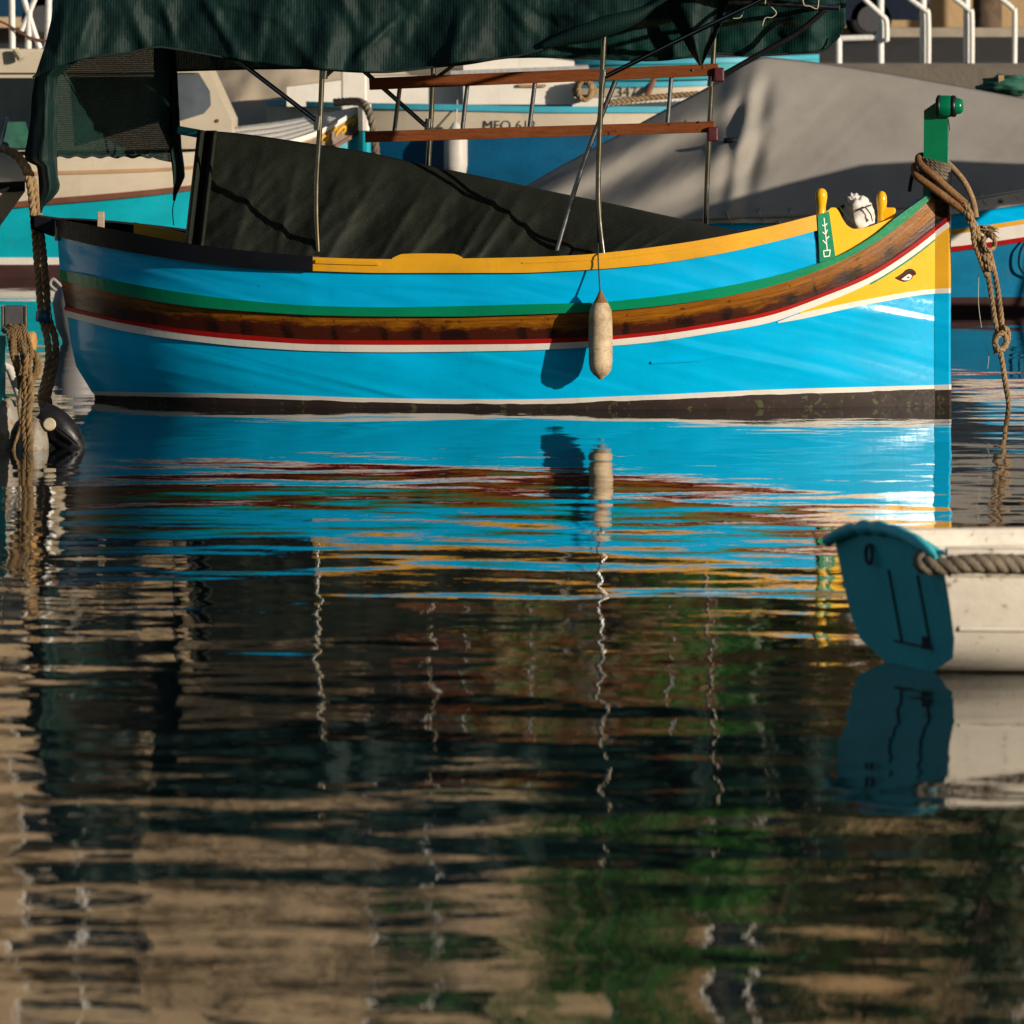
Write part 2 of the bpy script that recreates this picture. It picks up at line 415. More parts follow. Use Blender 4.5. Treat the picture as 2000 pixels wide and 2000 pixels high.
net('net_far_sunlit', (0.006, 0.055, 0.048), (0.12, 0.26, 0.22), 330, 0, 0.02, 0.15, 0.55, rc=.8)  # same green net, base colour lightened as if sun shone through it
net('net_curtain', (0.006, 0.030, 0.026), (0.14, 0.20, 0.16), 430, 2, 0.05, 0.38, 0.4, rc=.85)
net('net_black', (0.011, 0.014, 0.010), (0.09, 0.09, 0.07), 400, 0, 0.0, 0.0, 0.05, diag=0.5, rc=.85)
plain('hem_dark', (0.006, 0.016, 0.015), 0.8)

def canvas(name, c, var=0.12):
    t = NT(name); b = t.noise(1.6, 5, 0.6); w = t.noise(160, 2, 0.6); st = t.noise(4, 4, 0.7, (1.4, 1, 0.25))
    base = t.mix(t.ramp(b, [(0.3, 0.0), (0.7, 1.0)]), tuple(x*(1-var) for x in c), tuple(x*(1+var) for x in c))
    base = t.mix(t.math('MULTIPLY', t.ramp(st, [(0.55, 0.0), (0.8, 1.0)]), 0.25), base, (0.16, 0.11, 0.09))
    return t.finish(t.principled(base, 0.85, t.bump(t.math('ADD', t.math('MULTIPLY', b, 2.0), t.math('MULTIPLY', w, .6)), 0.003), spec=0.2))
canvas('grey_canvas', (0.25, 0.235, 0.215))
canvas('beige_canvas', (0.36, 0.30, 0.23))
canvas('sack_white', (0.66, 0.64, 0.62), 0.06)

def limestone(name, c):
    t = NT(name); b = t.noise(0.35, 5, 0.6); f = t.noise(6, 5, 0.7); st = t.noise(0.8, 5, 0.7, (1.6, 1, 0.12))
    base = t.mix(t.ramp(b, [(0.3, 0.0), (0.7, 1.0)]), tuple(x*0.82 for x in c), tuple(x*1.12 for x in c))
    base = t.mix(t.math('MULTIPLY', t.ramp(st, [(0.55, 0.0), (0.75, 1.0)]), 0.4), base, tuple(x*0.45 for x in c))
    return t.finish(t.principled(base, 0.9, t.bump(f, 0.02), spec=0.2))
limestone('limestone_warm', (0.44, 0.33, 0.21)); limestone('limestone_pale', (0.46, 0.37, 0.26)); limestone('limestone_ochre', (0.42, 0.29, 0.16))
limestone('quay_stone', (0.14, 0.12, 0.10))

def leafmat(name, a, b):
    t = NT(name); nz = t.noise(1.1, 3, 0.6); f = t.noise(9, 2, 0.6)
    base = t.mix(t.ramp(nz, [(0.35, 0.0), (0.65, 1.0)]), a, b)
    base = t.mix(t.ramp(f, [(0.4, 0.0), (0.7, 0.6)]), base, tuple(x*1.5 for x in b))
    p = t.principled(base, 0.5); tr = t.new('ShaderNodeBsdfTranslucent'); t.link(base, tr.inputs[0])
    m = t.new('ShaderNodeMixShader'); m.inputs[0].default_value = 0.3
    t.link(p.outputs[0], m.inputs[1]); t.link(tr.outputs[0], m.inputs[2]); return t.finish(m)
leafmat('leaf_green', (0.012, 0.075, 0.012), (0.035, 0.15, 0.018))
leafmat('leaf_dark', (0.010, 0.035, 0.012), (0.022, 0.065, 0.016))

def watermat():
    t = NT('harbour_water')
    n1 = t.noise(5.0, 3, 0.55); n2 = t.noise(1.3, 2, 0.5)
    n3 = t.noise(12.0, 2, 0.5)
    nrm = t.bump(t.math('ADD', t.math('ADD', n1, t.math('MULTIPLY', n3, 0.25)), t.math('MULTIPLY', n2, 2.0)), 0.0008)
    t.finish(t.principled((0.004, 0.010, 0.012), 0.015, nrm, spec=0.5))
    t.m.node_tree.nodes['Principled BSDF'].inputs['IOR'].default_value = 1.45
watermat()

# ------------------------------------------------------------------ water
def spaced(parts):
    out = []
    for a, b, st in parts:
        n = max(1, int(round((b - a) / st))); out += list(np.linspace(a, b, n, endpoint=False))
    out.append(parts[-1][1]); return np.array(out)
wx = spaced([(-420, -60, 40), (-60, -14, 4), (-14, -7, 0.25), (-7, 7, 0.085), (7, 14, 0.25), (14, 60, 4), (60, 420, 40)])
wy = spaced([(-120, 0, 20), (0, 12, 1.0), (12, 17, 0.15), (17, 56, 0.07), (56, 70, 0.12), (70, 97.9, 0.3)])
GX, GY = np.meshgrid(wx, wy)
Z = np.zeros_like(GX); rng = np.random.RandomState(11)
for i in range(64):
    lam = 0.38 * (9.0 ** rng.rand()); k = 2*math.pi/lam
    th = rng.normal(math.radians(75), 0.75); ph = rng.rand()*6.28
    slope = 0.0014 * (1.0 if lam < 1.2 else 0.75)
    Z += slope / k * np.sin(k*(GX*math.cos(th) + GY*math.sin(th)) + ph)
fade = np.clip((14 - np.abs(GX))/4, 0, 1) * np.clip((GY - 2)/8, 0, 1)
Z *= fade * (1.15 - 0.45*np.clip((GY - 36)/14, 0, 1))
ny, nx = GX.shape
verts = np.stack([GX.ravel(), GY.ravel(), Z.ravel()], 1)
ii = np.arange((ny-1)*nx).reshape(ny-1, nx)[:, :-1].ravel()
faces = np.stack([ii, ii+1, ii+1+nx, ii+nx], 1)
wm = bpy.data.meshes.new('water'); wm.vertices.add(len(verts)); wm.vertices.foreach_set('co', verts.ravel())
wm.loops.add(faces.size); wm.loops.foreach_set('vertex_index', faces.ravel())
wm.polygons.add(len(faces)); wm.polygons.foreach_set('loop_start', np.arange(0, faces.size, 4)); wm.polygons.foreach_set('loop_total', np.full(len(faces), 4))
wm.polygons.foreach_set('use_smooth', np.ones(len(faces), bool)); wm.update(); wm.validate()
wm.materials.append(M['harbour_water'])
water = bpy.data.objects.new('water', wm); col.objects.link(water); setting(water)

# ------------------------------------------------------------------ quay, road, buildings
QZ = 1.94
setting(MB().box((0, 99.0, 0.45), (840, 2.0, 3.0 - 0.02)).build('quay', 'quay_stone'))
setting(MB().box((0, 99.3, QZ + 0.03), (840, 2.6, 0.06)).build('pavement', 'pavement'))
setting(MB().add([(-420, 100.6, QZ - 0.12), (420, 100.6, QZ - 0.12), (420, 113, 2.30), (-420, 113, 2.30)], [(0, 1, 2, 3)]).build('road', 'asphalt'))
setting(MB().box((0, 113.12, 2.30), (840, 0.24, 0.28)).build('kerb', 'kerb_stone'))
setting(MB().box((0, 117.7, 2.2), (840, 8.9, 0.45)).build('pavement', 'pavement'))
setting(MB().add([(-420, 121.9, 2.3), (420, 121.9, 2.3), (900, 900, 2.4), (-900, 900, 2.4)], [(0, 1, 2, 3)]).build('ground', 'pavement'))

def building(x0, x1, Y, floors, bays, mat, label, fh=3.3, wseed=0):
    rnd = random.Random(wseed)
    b = empty('apartment_building', ((x0+x1)/2, Y, 2.42)); tag(b, label, 'building', 'apartment buildings across the road')
    W = x1 - x0; bw = W / bays; z0 = 2.42; ht = floors * fh + 0.9
    ww, wh, sill = bw * 0.36, fh * 0.55, fh * 0.26
    mb = MB()
    xs = [x0]
    for i in range(bays): xs += [x0 + bw*(i+0.5) - ww/2, x0 + bw*(i+0.5) + ww/2]
    xs.append(x1); zs = [z0]
    for k in range(floors): zs += [z0 + k*fh + sill, z0 + k*fh + sill + wh]
    zs.append(z0 + ht)
    for i in range(len(xs) - 1):
        for k in range(len(zs) - 1):
            a, c, d, e = xs[i], xs[i+1], zs[k], zs[k+1]
            if i % 2 == 1 and k % 2 == 1:
                yb = Y + 0.25
                mb.add([(a,Y,d),(c,Y,d),(c,yb,d),(a,yb,d)], [(0,1,2,3)]); mb.add([(a,Y,e),(c,Y,e),(c,yb,e),(a,yb,e)], [(3,2,1,0)])
                mb.add([(a,Y,d),(a,Y,e),(a,yb,e),(a,yb,d)], [(3,2,1,0)]); mb.add([(c,Y,d),(c,Y,e),(c,yb,e),(c,yb,d)], [(0,1,2,3)])
            else: mb.add([(a,Y,d),(c,Y,d),(c,Y,e),(a,Y,e)], [(0,1,2,3)])
    mb.add([(x0,Y,z0),(x0,Y+12,z0),(x0,Y+12,z0+ht),(x0,Y,z0+ht)], [(0,1,2,3)])
    mb.add([(x1,Y,z0),(x1,Y+12,z0),(x1,Y+12,z0+ht),(x1,Y,z0+ht)], [(3,2,1,0)])
    mb.add([(x0,Y+12,z0),(x1,Y+12,z0),(x1,Y+12,z0+ht),(x0,Y+12,z0+ht)], [(3,2,1,0)])
    mb.build('wall', mat, b)
    MB().box(((x0+x1)/2, Y+6, z0+ht+0.15), (W+0.5, 12.5, 0.3)).build('roof', mat, b)
    fr = MB()
    for dx in (-ww/2+0.05, 0, ww/2-0.05): fr.box((dx, 0, 0), (0.09, 0.08, wh))
    for dz in (-wh/2+0.05, wh/2-0.05): fr.box((0, 0.003, dz), (ww, 0.08, 0.09))
    fo = fr.build('window', 'rail_white'); po = MB().box((0, 0.06, 0), (ww, 0.02, wh)).build('pane', 'dark_glass')
    first = True
    for k in range(floors):
        for i in range(bays):
            o = fo if first else fo.copy(); p = po if first else po.copy()
            if not first: col.objects.link(o); col.objects.link(p)
            o.parent = b; o.location = (x0 + bw*(i+0.5) - b.location.x, 0.17, k*fh + sill + wh/2); p.parent = o; first = False
    for k in range(1, floors):
        i = rnd.randrange(bays)
        for q in range(bays):
            if (q + k) % 2 == 0:
                bo = MB(); cx = x0 + bw*(q+0.5); zz = z0 + k*fh - 0.1
                bo.box((cx, Y-0.55, zz), (bw*0.8, 1.1, 0.18)); bo.box((cx, Y-1.06, zz+0.6), (bw*0.8, 0.08, 1.0))
                bo.build('balcony', mat, b)
    return b
building(-46, -16.2, 122, 8, 6, 'limestone_pale', 'pale limestone apartment block farthest left across the road', wseed=1)
building(-16, 1.6, 122, 8, 3, 'limestone_warm', 'warm limestone apartment block behind the left boats', wseed=2)
building(1.8, 20, 123, 8, 4, 'limestone_ochre', 'ochre limestone apartment block behind the green trees', wseed=3)
building(20.3, 48, 122, 8, 6, 'limestone_pale', 'pale limestone apartment block farthest right across the road', wseed=4)

def tree(x, y, z0, ht, rad, label, mat, seed):
    rnd = random.Random(seed); t = empty('street_tree', (x, y, z0)); tag(t, label, 'tree', 'trees on the far pavement')
    mb = MB(); top = Vector((x + rnd.uniform(-.3, .3), y, z0 + ht*0.5))
    mb.tube([(x, y, z0), (x+.05, y, z0+ht*.25), top], [0.24, 0.19, 0.15], 10)
    cl = []
    for i in range(9):
        a = i*2.4; e = top + Vector((math.cos(a)*rad*0.6, math.sin(a)*rad*0.6, ht*(0.08 + 0.04*i)))
        mb.tube(smooth_path([top - Vector((0, 0, .4*(i % 3))), (top+e)/2 + Vector((0, 0, .3)), e], 4), [0.10 - 0.008*j for j in range(9)], 6); cl.append(e)
    mb.build('trunk', 'bark', t, True)
    lf = MB(); vs = []; fs = []
    for i in range(46):
        c = Vector((x, y, z0 + ht*0.68)) + Vector((rnd.gauss(0, .45)*rad, rnd.gauss(0, .45)*rad, rnd.gauss(0, .17)*ht))
        rr = rad*rnd.uniform(.18, .36)
        for k in range(120):
            d = Vector((rnd.gauss(0, 1), rnd.gauss(0, 1), rnd.gauss(0, 1))).normalized() * rr * rnd.random()**0.4
            p = c + d; n = Vector((rnd.uniform(-1, 1), rnd.uniform(-1, 1), rnd.uniform(0, 1))).normalized()
            a = n.orthogonal().normalized(); b = n.cross(a); s = rnd.uniform(.10, .2)
            o = len(vs); vs += [p - a*s, p + b*s*.5, p + a*s, p - b*s*.5]; fs.append((o, o+1, o+2, o+3))
    lf.add(vs, fs).build('crown', mat, t)
tree(1.7, 117.5, 2.42, 12.5, 3.5, 'leafy green tree nearest the middle of the far pavement', 'leaf_green', 1)
tree(7.6, 118, 2.42, 13.5, 3.3, 'leafy green tree on the far pavement behind the grey tarpaulin boat', 'leaf_dark', 2)
tree(13.8, 117.6, 2.42, 11.5, 3.0, 'leafy green tree farthest right on the far pavement', 'leaf_green', 3)
tree(-12.8, 117.6, 2.42, 11.5, 2.8, 'leafy green tree at the left end of the far pavement', 'leaf_dark', 4)

def vehicle(name, x, y, z, L, Hh, prof, mat, label, win):
    v = empty(name, (x, y, z)); tag(v, label, 'car')
    W = 1.75; pts = [Vector((x - L/2 + a*L, y - W/2, z + b*Hh)) for a, b in prof]
    MB().prism(pts, (0, W, 0)).build('body', mat, v, bevel=0.06)
    for (a, b, c, d) in win:
        MB().prism([Vector((x - L/2 + p*L, y - W/2 - 0.01, z + q*Hh)) for p, q in ((a, b), (c, b), (c - 0.02, d), (a + 0.03, d))], (0, 0.015, 0)).build('window', 'dark_glass', v)
    for a in (0.19, 0.80):
        for s in (-1, 1):
            c = Vector((x - L/2 + a*L, y + s*(W/2 - 0.1), z + 0.31))
            w = MB().lathe(c - Vector((0, 0.1, 0)), (0, 1, 0), [(0, 0.0), (0, 0.24), (0.0, 0.30), (0.04, 0.32), (0.17, 0.32), (0.21, 0.30), (0.21, 0.0)], 22).build('wheel', 'tyre', v, True)
            MB().lathe(c + Vector((0, -0.112 if s < 0 else 0.09, 0)), (0, 1, 0), [(0, 0.0), (0, 0.2), (0.02, 0.2), (0.02, 0)], 18).build('rim', 'deck_dark', w)
    for a in (0.0, 1.0):
        MB().box((x - L/2 + a*L, y - W/2 + 0.25, z + Hh*0.42), (0.05, 0.3, 0.12)).build('headlight' if a else 'tail_light', 'grey_glass' if a else 'lamp_red', v)
vehicle('parked_car', 4.1, 111.6, 2.27, 4.3, 1.45, [(0, .2), (0, .5), (.06, .62), (.22, .66), (.34, .98), (.72, 1.0), (.90, .64), (1, .58), (1, .2)], 'car_navy', 'dark car parked across the road behind the white railings', [(.30, .66, .52, .92), (.54, .66, .80, .92)])
vehicle('parked_van', -8.6, 111.4, 2.27, 5.2, 2.1, [(0, .16), (0, .92), (.03, 1.0), (.70, 1.0), (.84, .62), (.99, .50), (1, .16)], 'car_blue', 'dark blue van parked across the road at the far left', [(.62, .6, .80, .9), (.30, .6, .58, .9)])

# ------------------------------------------------------------------ hull builder
class Ship:
    def __init__(s, Cy, psi, xs, xb, B, tm=0.45, post=0.045, wl=0.70, zref=1.0, bowp=2.2, full=(2.4, 0.8)):
        s.Cy = Cy; s.psi = R(psi); s.c = math.cos(s.psi); s.s = math.sin(s.psi)
        s.xs = xs if callable(xs) else (lambda py: xs); s.xb = xb if callable(xb) else (lambda py: xb)
        s.B = B; s.tm = tm; s.post = post; s.wl = wl; s.zref = zref; s.bowp = bowp; s.full = full
    def plan(s, t):
        t = min(1, max(0, t))
        if t < s.tm: return max(0.0, 1 - (1 - t/s.tm)**s.full[0])**s.full[1]
        return 1 - ((t - s.tm)/(1 - s.tm))**s.bowp
    def zf(s, z):
        z = z / s.zref
        if z >= 0: return 1 - (1 - s.wl)*max(0, 1 - z)**1.6 + (0.06*(z-1) if z > 1 else 0)
        return max(0.2, s.wl + z*0.9)
    def Yl(s, px, l): return (s.Cy*s.c + l)/(s.c + (px - 1000)/F*s.s)
    def b(s, px, py, z):
        x0, x1 = s.xs(py), s.xb(py)
        return s.B*s.plan((px - x0)/(x1 - x0))*s.zf(z) + s.post
    def pt(s, px, py, off=0.0, side=-1):
        z = H - (py - YH)*s.Cy/F
        for _ in range(3):
            b = s.b(px, py, z) + off; Y = s.Yl(px, -b); z = H - (py - YH)*Y/F
        p = P(px, py, Y)
        return p if side < 0 else s.mirror(p)
    def ptz(s, px, py, z, off=0.0, side=-1):        # same station as (px, py) but at height z
        b = s.b(px, py, z) + off; Y = s.Yl(px, -b); p = Vector(((px-1000)*Y/F, Y, z))
        return p if side < 0 else s.mirror(p)
    def mirror(s, p):
        X, Yd = p.x, p.y - s.Cy; a = X*s.c - Yd*s.s; l = -(X*s.s + Yd*s.c)
        return Vector((a*s.c + l*s.s, s.Cy - a*s.s + l*s.c, p.z))
    def local(s, a, l, z): return Vector((a*s.c + l*s.s, s.Cy - a*s.s + l*s.c, z))
    def band(s, top, bot, pr, n=60, off=0.01, depth=0.02, rows=2, sides=(-1, 1), mb=None, caps=True):
        """a strake between two drawn lines; pr = ((px0 top, px0 bottom), (px1 top, px1 bottom))"""
        mb = mb or MB(); (a0, a1), (b0, b1) = pr
        for sd in sides:
            T, Bm, rr = [], [], []
            for i in range(n + 1):
                u = i/n; xt, xb_ = lerp(a0, b0, u), lerp(a1, b1, u)
                yt, yb = top(xt), bot(xb_); 
                cols = [s.pt(lerp(xt, xb_, k/(rows-1)), lerp(yt, yb, k/(rows-1)), off, sd) for k in range(rows)]
                rr.append(cols); T.append((s.pt(xt, yt, off - depth, sd), cols[0])); Bm.append((cols[-1], s.pt(xb_, yb, off - depth, sd)))
            fl = sd > 0
            mb.grid(rr, fl); mb.grid(T, fl); mb.grid(Bm, fl)
            if caps:
                for e in (0, -1): mb.poly([T[e][0]] + rr[e] + [Bm[e][1]])
        return mb
    def decal(s, pts, off, mat, name, parent, rows=None):
        return MB().poly([s.pt(x, y, off) for x, y in pts]).build(name, mat, parent)

# ------------------------------------------------------------------ the blue fishing boat
stern = curve([(380, 108), (460, 112), (540, 118), (600, 128), (640, 135), (690, 141), (730, 155), (760, 175), (800, 215)])
boat = Ship(51.0, 8.0, stern, 1826, 0.97, tm=0.44, wl=0.86, full=(3.4, 0.72))
L_captop = curve([(40, 417), (67, 423), (114, 430), (186, 443), (259, 457), (378, 479), (500, 493), (609, 502), (760, 506), (1000, 503), (1129, 498), (1207, 491), (1336, 474), (1500, 443), (1600, 418)])
L_capbot = curve([(40, 438), (67, 445), (114, 462), (259, 493), (500, 524), (609, 529), (759, 533), (1000, 533), (1129, 528), (1259, 518), (1388, 499), (1500, 475), (1600, 449)])
L_gt = curve([(100, 524), (116, 527), (259, 555), (388, 576), (500, 589), (629, 598), (759, 600), (888, 598), (1000, 595), (1155, 591), (1259, 582), (1388, 564), (1500, 542), (1630, 503), (1711, 457), (1745, 429), (1813, 380), (1830, 368)])
L_gb = curve([(100, 543), (116, 547), (259, 580), (388, 600), (500, 609), (629, 616), (759, 618), (888, 618), (1000, 615), (1155, 609), (1259, 600.6), (1388, 584), (1500, 560.5), (1630, 515.5), (1711, 473), (1773, 428.6), (1816, 390), (1830, 378)])
L_rt = curve([(110, 594), (129, 599), (259, 628), (388, 646), (500, 656), (629, 664), (759, 665), (1000, 663), (1142, 659), (1259, 650), (1388, 631), (1500, 609), (1617, 568), (1698, 532.6), (1773, 484.5), (1853, 422)])
L_wt = curve([(110, 601), (127, 606), (259, 635), (388, 655), (500, 665.5), (629, 672.5), (759, 673.5), (1000, 672), (1142, 667), (1259, 657), (1388, 639), (1500, 617), (1617, 576), (1698, 542), (1773, 495), (1853, 433)])
L_wb = curve([(120, 616), (135, 620), (259, 650), (388, 668), (500, 679), (629, 686), (759, 688), (1000, 685), (1142, 679), (1259, 670), (1388, 651), (1500, 631), (1565, 609), (1699, 553), (1773, 507), (1853, 445)])
L_bt = curve([(150, 763), (207, 765), (500, 770), (759, 778), (1000, 780), (1259, 772), (1500, 761), (1826, 752), (1860, 751)])
L_bb = curve([(150, 770), (207, 773), (500, 778.5), (759, 787), (1000, 790), (1259, 782), (1500, 771.5), (1826, 762), (1860, 761)])
L_pt = curve([(1518, 629), (1560, 613), (1603, 603), (1699, 583.5), (1826, 564.5), (1860, 563)])
L_pb = curve([(1500, 633), (1518, 631), (1699, 594), (1826, 573.5), (1860, 572)])
def L_top(px): return L_capbot(px) - 3 if px < 1590 else (lerp(L_capbot(px) - 3, L_gt(px) - 3, min(1, (px - 1590)/12)))

fb = empty('fishing_boat', (0, 51, 0))
tag(fb, 'bright blue wooden fishing boat with yellow bow, painted eye and green rail', 'fishing boat')
def left_end(fn):
    px = 120.0
    for _ in range(30): px = stern(fn(px))
    return px
hb = MB(); N = 130
lines = [L_top, L_gt, L_gb, L_rt, L_wb, lambda x: lerp(L_wb(x), L_bt(x), .33), lambda x: lerp(L_wb(x), L_bt(x), .66), L_bt, L_bb]
for sd in (-1, 1):
    rows = []
    for ln in lines:
        x0 = left_end(ln); rows.append([boat.pt(lerp(x0, 1826, (i/N)), ln(lerp(x0, 1826, i/N)), 0, sd) for i in range(N + 1)])
    hb.grid(rows, sd < 0)
hull = hb.build('hull', 'sky_blue', fb, True)
# inner deck
rows = []
for i in range(61):
    px = lerp(130, 1800, i/60); zz = 0.62 + 0.35*abs(i/30 - 1)**2.5
    a = boat.ptz(px, 600, zz, -0.03); b_ = boat.ptz(px, 600, zz, -0.03, 1); rows.append([a, b_])
MB().grid(rows).build('deck', 'deck_dark', fb)
rows = []
for sd in (-1, 1):
    r0 = [boat.pt(lerp(125, 1815, i/60), L_top(lerp(125, 1815, i/60)), -0.045, sd) for i in range(61)]
    r1 = [boat.ptz(lerp(130, 1815, i/60), 600, 0.6, -0.045, sd) for i in range(61)]
    MB().grid([r0, r1]).build('inner_planking', 'sky_blue', fb, True)
boat.band(L_top, L_gt, ((left_end(L_top), left_end(L_gt)), (1600, 1603)), 110, 0.006, 0.01, rows=4).build('wash_strake', 'upper_blue', fb, True)
boat.band(L_gt, L_gb, ((left_end(L_gt)-1, left_end(L_gb)-1), (1815, 1818)), 120, 0.04, 0.05).build('rubbing_rail', 'rail_green', fb)
boat.band(L_gb, L_rt, ((left_end(L_gb), left_end(L_rt)), (1826, 1826)), 120, 0.006, 0.01, rows=9).build('varnished_strake', 'varnish', fb, True)
vs_ = bpy.data.objects['varnished_strake'].data; at_ = vs_.attributes.new('strake', 'FLOAT_VECTOR', 'POINT'); arr = np.zeros((len(vs_.vertices), 3)); o_ = 0
for sd in range(2):
    for i in range(121):
        for k_ in range(9): arr[o_ + i*9 + k_] = (i/120*5.95 + .05, k_/8, 0)
    o_ += 121*9 + 121*4 + 2*11
at_.data.foreach_set('vector', arr.ravel())
boat.band(L_rt, L_wt, ((left_end(L_rt)-3, left_end(L_wt)-3), (1826, 1826)), 120, 0.018, 0.03).build('red_line', 'line_red', fb)
boat.band(L_wt, L_wb, ((left_end(L_wt)-3, left_end(L_wb)-3), (1826, 1826)), 120, 0.016, 0.03).build('white_strake', 'strake_white', fb)
boat.band(lambda x: L_wb(x), lambda x: L_wb(x) + 4, ((1700, 1700), (1826, 1826)), 30, 0.010, 0.012).build('green_line', 'rail_green', fb)
boat.band(L_wb, L_pt, ((1562, 1562), (1826, 1826)), 50, 0.006, 0.01, rows=6).build('bow_panel', 'bow_yellow', fb, True)
boat.band(lambda x: max(L_pt(x), L_wb(x) - 1), L_pb, ((1519, 1519), (1826, 1826)), 50, 0.009, 0.01).build('white_line', 'strake_white', fb)
boat.band(L_bt, L_bb, ((left_end(L_bt)+2, left_end(L_bb)+2), (1826, 1826)), 110, 0.005, 0.008).build('boot_stripe', 'boot_white', fb)
ab = MB()
for sd in (-1, 1):
    e0 = left_end(L_bb) - 2; rows = [[boat.pt(lerp(e0, 1826, i/N), L_bb(lerp(e0, 1826, i/N)) + 2.4*fbm(i*.23, sd, 2.5, 4) - .6, 0.012, sd) for i in range(N+1)]]
    for zz in (-0.03, -0.14, -0.38): rows.append([boat.ptz(lerp(left_end(L_bb) - zz*60, 1826, i/N), 790, zz, 0.020, sd) for i in range(N+1)])
    ab.grid(rows, sd < 0)
ab.build('bottom_paint', 'antifoul', fb, True)
# gunwale caps
boat.band(L_captop, L_capbot, ((611, 611), (1594, 1596)), 90, 0.035, 0.13).build('gunwale_cap', 'cap_yellow', fb)
boat.band(lambda x: L_captop(x) + 5, lambda x: L_captop(x) + 12, ((616, 616), (740, 740)), 12, 0.046, 0.02).build('gunwale_batten', 'cap_yellow', fb)
boat.band(lambda x: L_captop(x) + 9, lambda x: L_captop(x) + 12, ((1020, 1020), (1470, 1470)), 40, 0.040, 0.02).build('gunwale_bead', 'cap_yellow', fb)
boat.band(curve([(764, 505), (787, 496), (830, 495), (888, 496), (905, 504)]), lambda x: L_captop(x) + 2, ((766, 766), (904, 904)), 16, 0.034, 0.10).build('rowlock_block', 'cap_yellow', fb, bevel=0.004)
boat.band(lambda x: L_captop(x) - 2, L_capbot, ((67, 67), (610, 610)), 60, 0.05, 0.16, rows=4).build('gunwale_guard', 'black_rail', fb, bevel=0.012)
# bow bulwark, name board, posts
L_bul = curve([(1600, 419), (1616, 412), (1625, 405.5), (1631, 405.5), (1637, 411), (1646, 428), (1656, 441), (1669, 447), (1690, 444.5), (1720, 434.5), (1748, 424)])
for sd in (-1, 1): boat.band(L_bul, lambda x: L_gt(x) + 1, ((1606, 1612), (1747, 1750)), 60, 0.004, 0.06, rows=4, sides=(sd,)).build('bow_bulwark', 'bow_yellow', fb)
for sd in (1, -1):
    nb = MB(); q = [boat.pt(x, y, .032, sd) for x, y in ((1597, 421), (1619.5, 413), (1632, 503), (1601, 513))]
    q2 = [boat.pt(x, y, -.02, sd) for x, y in ((1597, 421), (1619.5, 413), (1632, 503), (1601, 513))]
    nb.poly(q)
    for i in range(4): nb.poly([q[i], q[(i+1) % 4], q2[(i+1) % 4], q2[i]])
    frame_head = nb.build('frame_head', 'rail_green', fb)
def stroke(pts, w, name, mat, parent, off, c=(1580, 350), k=9.66):
    mb = MB(); pts = [(c[0] + x/k, c[1] + y/k) for x, y in pts]
    for (x0, y0), (x1, y1) in zip(pts, pts[1:]):
        d = math.hypot(x1-x0, y1-y0); nx_, ny_ = -(y1-y0)/d*w/2, (x1-x0)/d*w/2; ex, ey = (x1-x0)/d*w*.3, (y1-y0)/d*w*.3
        mb.poly([boat.pt(x, y, off) for x, y in ((x0+nx_-ex, y0+ny_-ey), (x1+nx_+ex, y1+ny_+ey), (x1-nx_+ex, y1-ny_+ey), (x0-nx_-ex, y0-ny_-ey))])
    return mb.build(name, mat, parent)
for pts in ([(285, 735), (300, 880), (315, 1040), (330, 1180), (345, 1345)], [(255, 865), (300, 890), (340, 835)], [(260, 1000), (315, 1045), (345, 955)], [(265, 1155), (328, 1220)], [(378, 1080), (333, 1125)], [(275, 1352), (402, 1335), (387, 1448), (288, 1462), (275, 1352)]):
    stroke(pts, 2.0, 'painted_plant_mark', 'mark_white', frame_head, .0365)
def bitt(px, ytop, ybot, r, Y, name='mooring_post'):
    k = S(Y); hh = (ybot - ytop)
    prof = [(0, r*.95), (.15*hh, r*.80), (.32*hh, r*.72), (.5*hh, r*.86), (.68*hh, r*1.0), (.84*hh, r*.95), (.94*hh, r*.7), (.99*hh, r*.35), (hh, 0)]
    return MB().lathe(P(px, ybot, Y), (0, 0, 1), [(a*k, c*k) for a, c in prof], 18).build(name, 'bow_yellow', fb, True)
bitt(1604, 367.5, 424, 12, boat.pt(1604, 420).y + .03)
bitt(1722, 373, 440, 10.5, boat.Yl(1722, -0.16))
MB().box(P(1735, 425, boat.Yl(1735, -0.14)), (0.10, 0.08, 0.14)).build('post_cleat', 'bow_yellow', fb, bevel=0.015)
# stem
def stem_seg(name, mat, y0a, y1a, y0b, y1b, x0=1825, x1=1856, w=0.05):
    mb = MB(); Yc = boat.Yl(1840, 0)
    def q(px, py, l): return P(px, py, boat.Yl(px, l))
    a = [q(x0, y0a, -w), q(x1-3, y1a, -w), q(x1-3, y1b, -w), q(x0, y0b, -w)]; d = boat.local(0, 2*w, 0) - boat.local(0, 0, 0)
    front = [q(x1, y1a, -w*.55), q(x1, y1b, -w*.55)]
    mb.poly([a[0], a[3], a[2], a[1]]); mb.poly([p + d for p in a])
    mb.poly([a[1], a[2], front[1], front[0]]); f2 = [p + d*.55 for p in front]
    mb.poly([front[0], front[1], f2[1], f2[0]]); mb.poly([f2[0], f2[1], a[2] + d, a[1] + d])
    mb.poly([a[0], a[1], front[0], f2[0], a[1] + d, a[0] + d]); mb.poly([a[3], a[3] + d, a[2] + d, f2[1], front[1], a[2]])
    return mb.build(name, mat, fb)
stem_seg('stem_post', 'stem_wood', 372, 345, 444, 421, x0=1813, x1=1855)
stem_seg('stem_post', 'line_red', 444, 421, 453, 432, w=.056)
stem_seg('stem_post', 'strake_white', 453, 432, 465, 444, w=.056)
stem_seg('stem_post', 'stem_yellow', 465, 444, 564, 563)
stem_seg('stem_post', 'strake_white', 564, 563, 573.5, 572.5, w=.053)
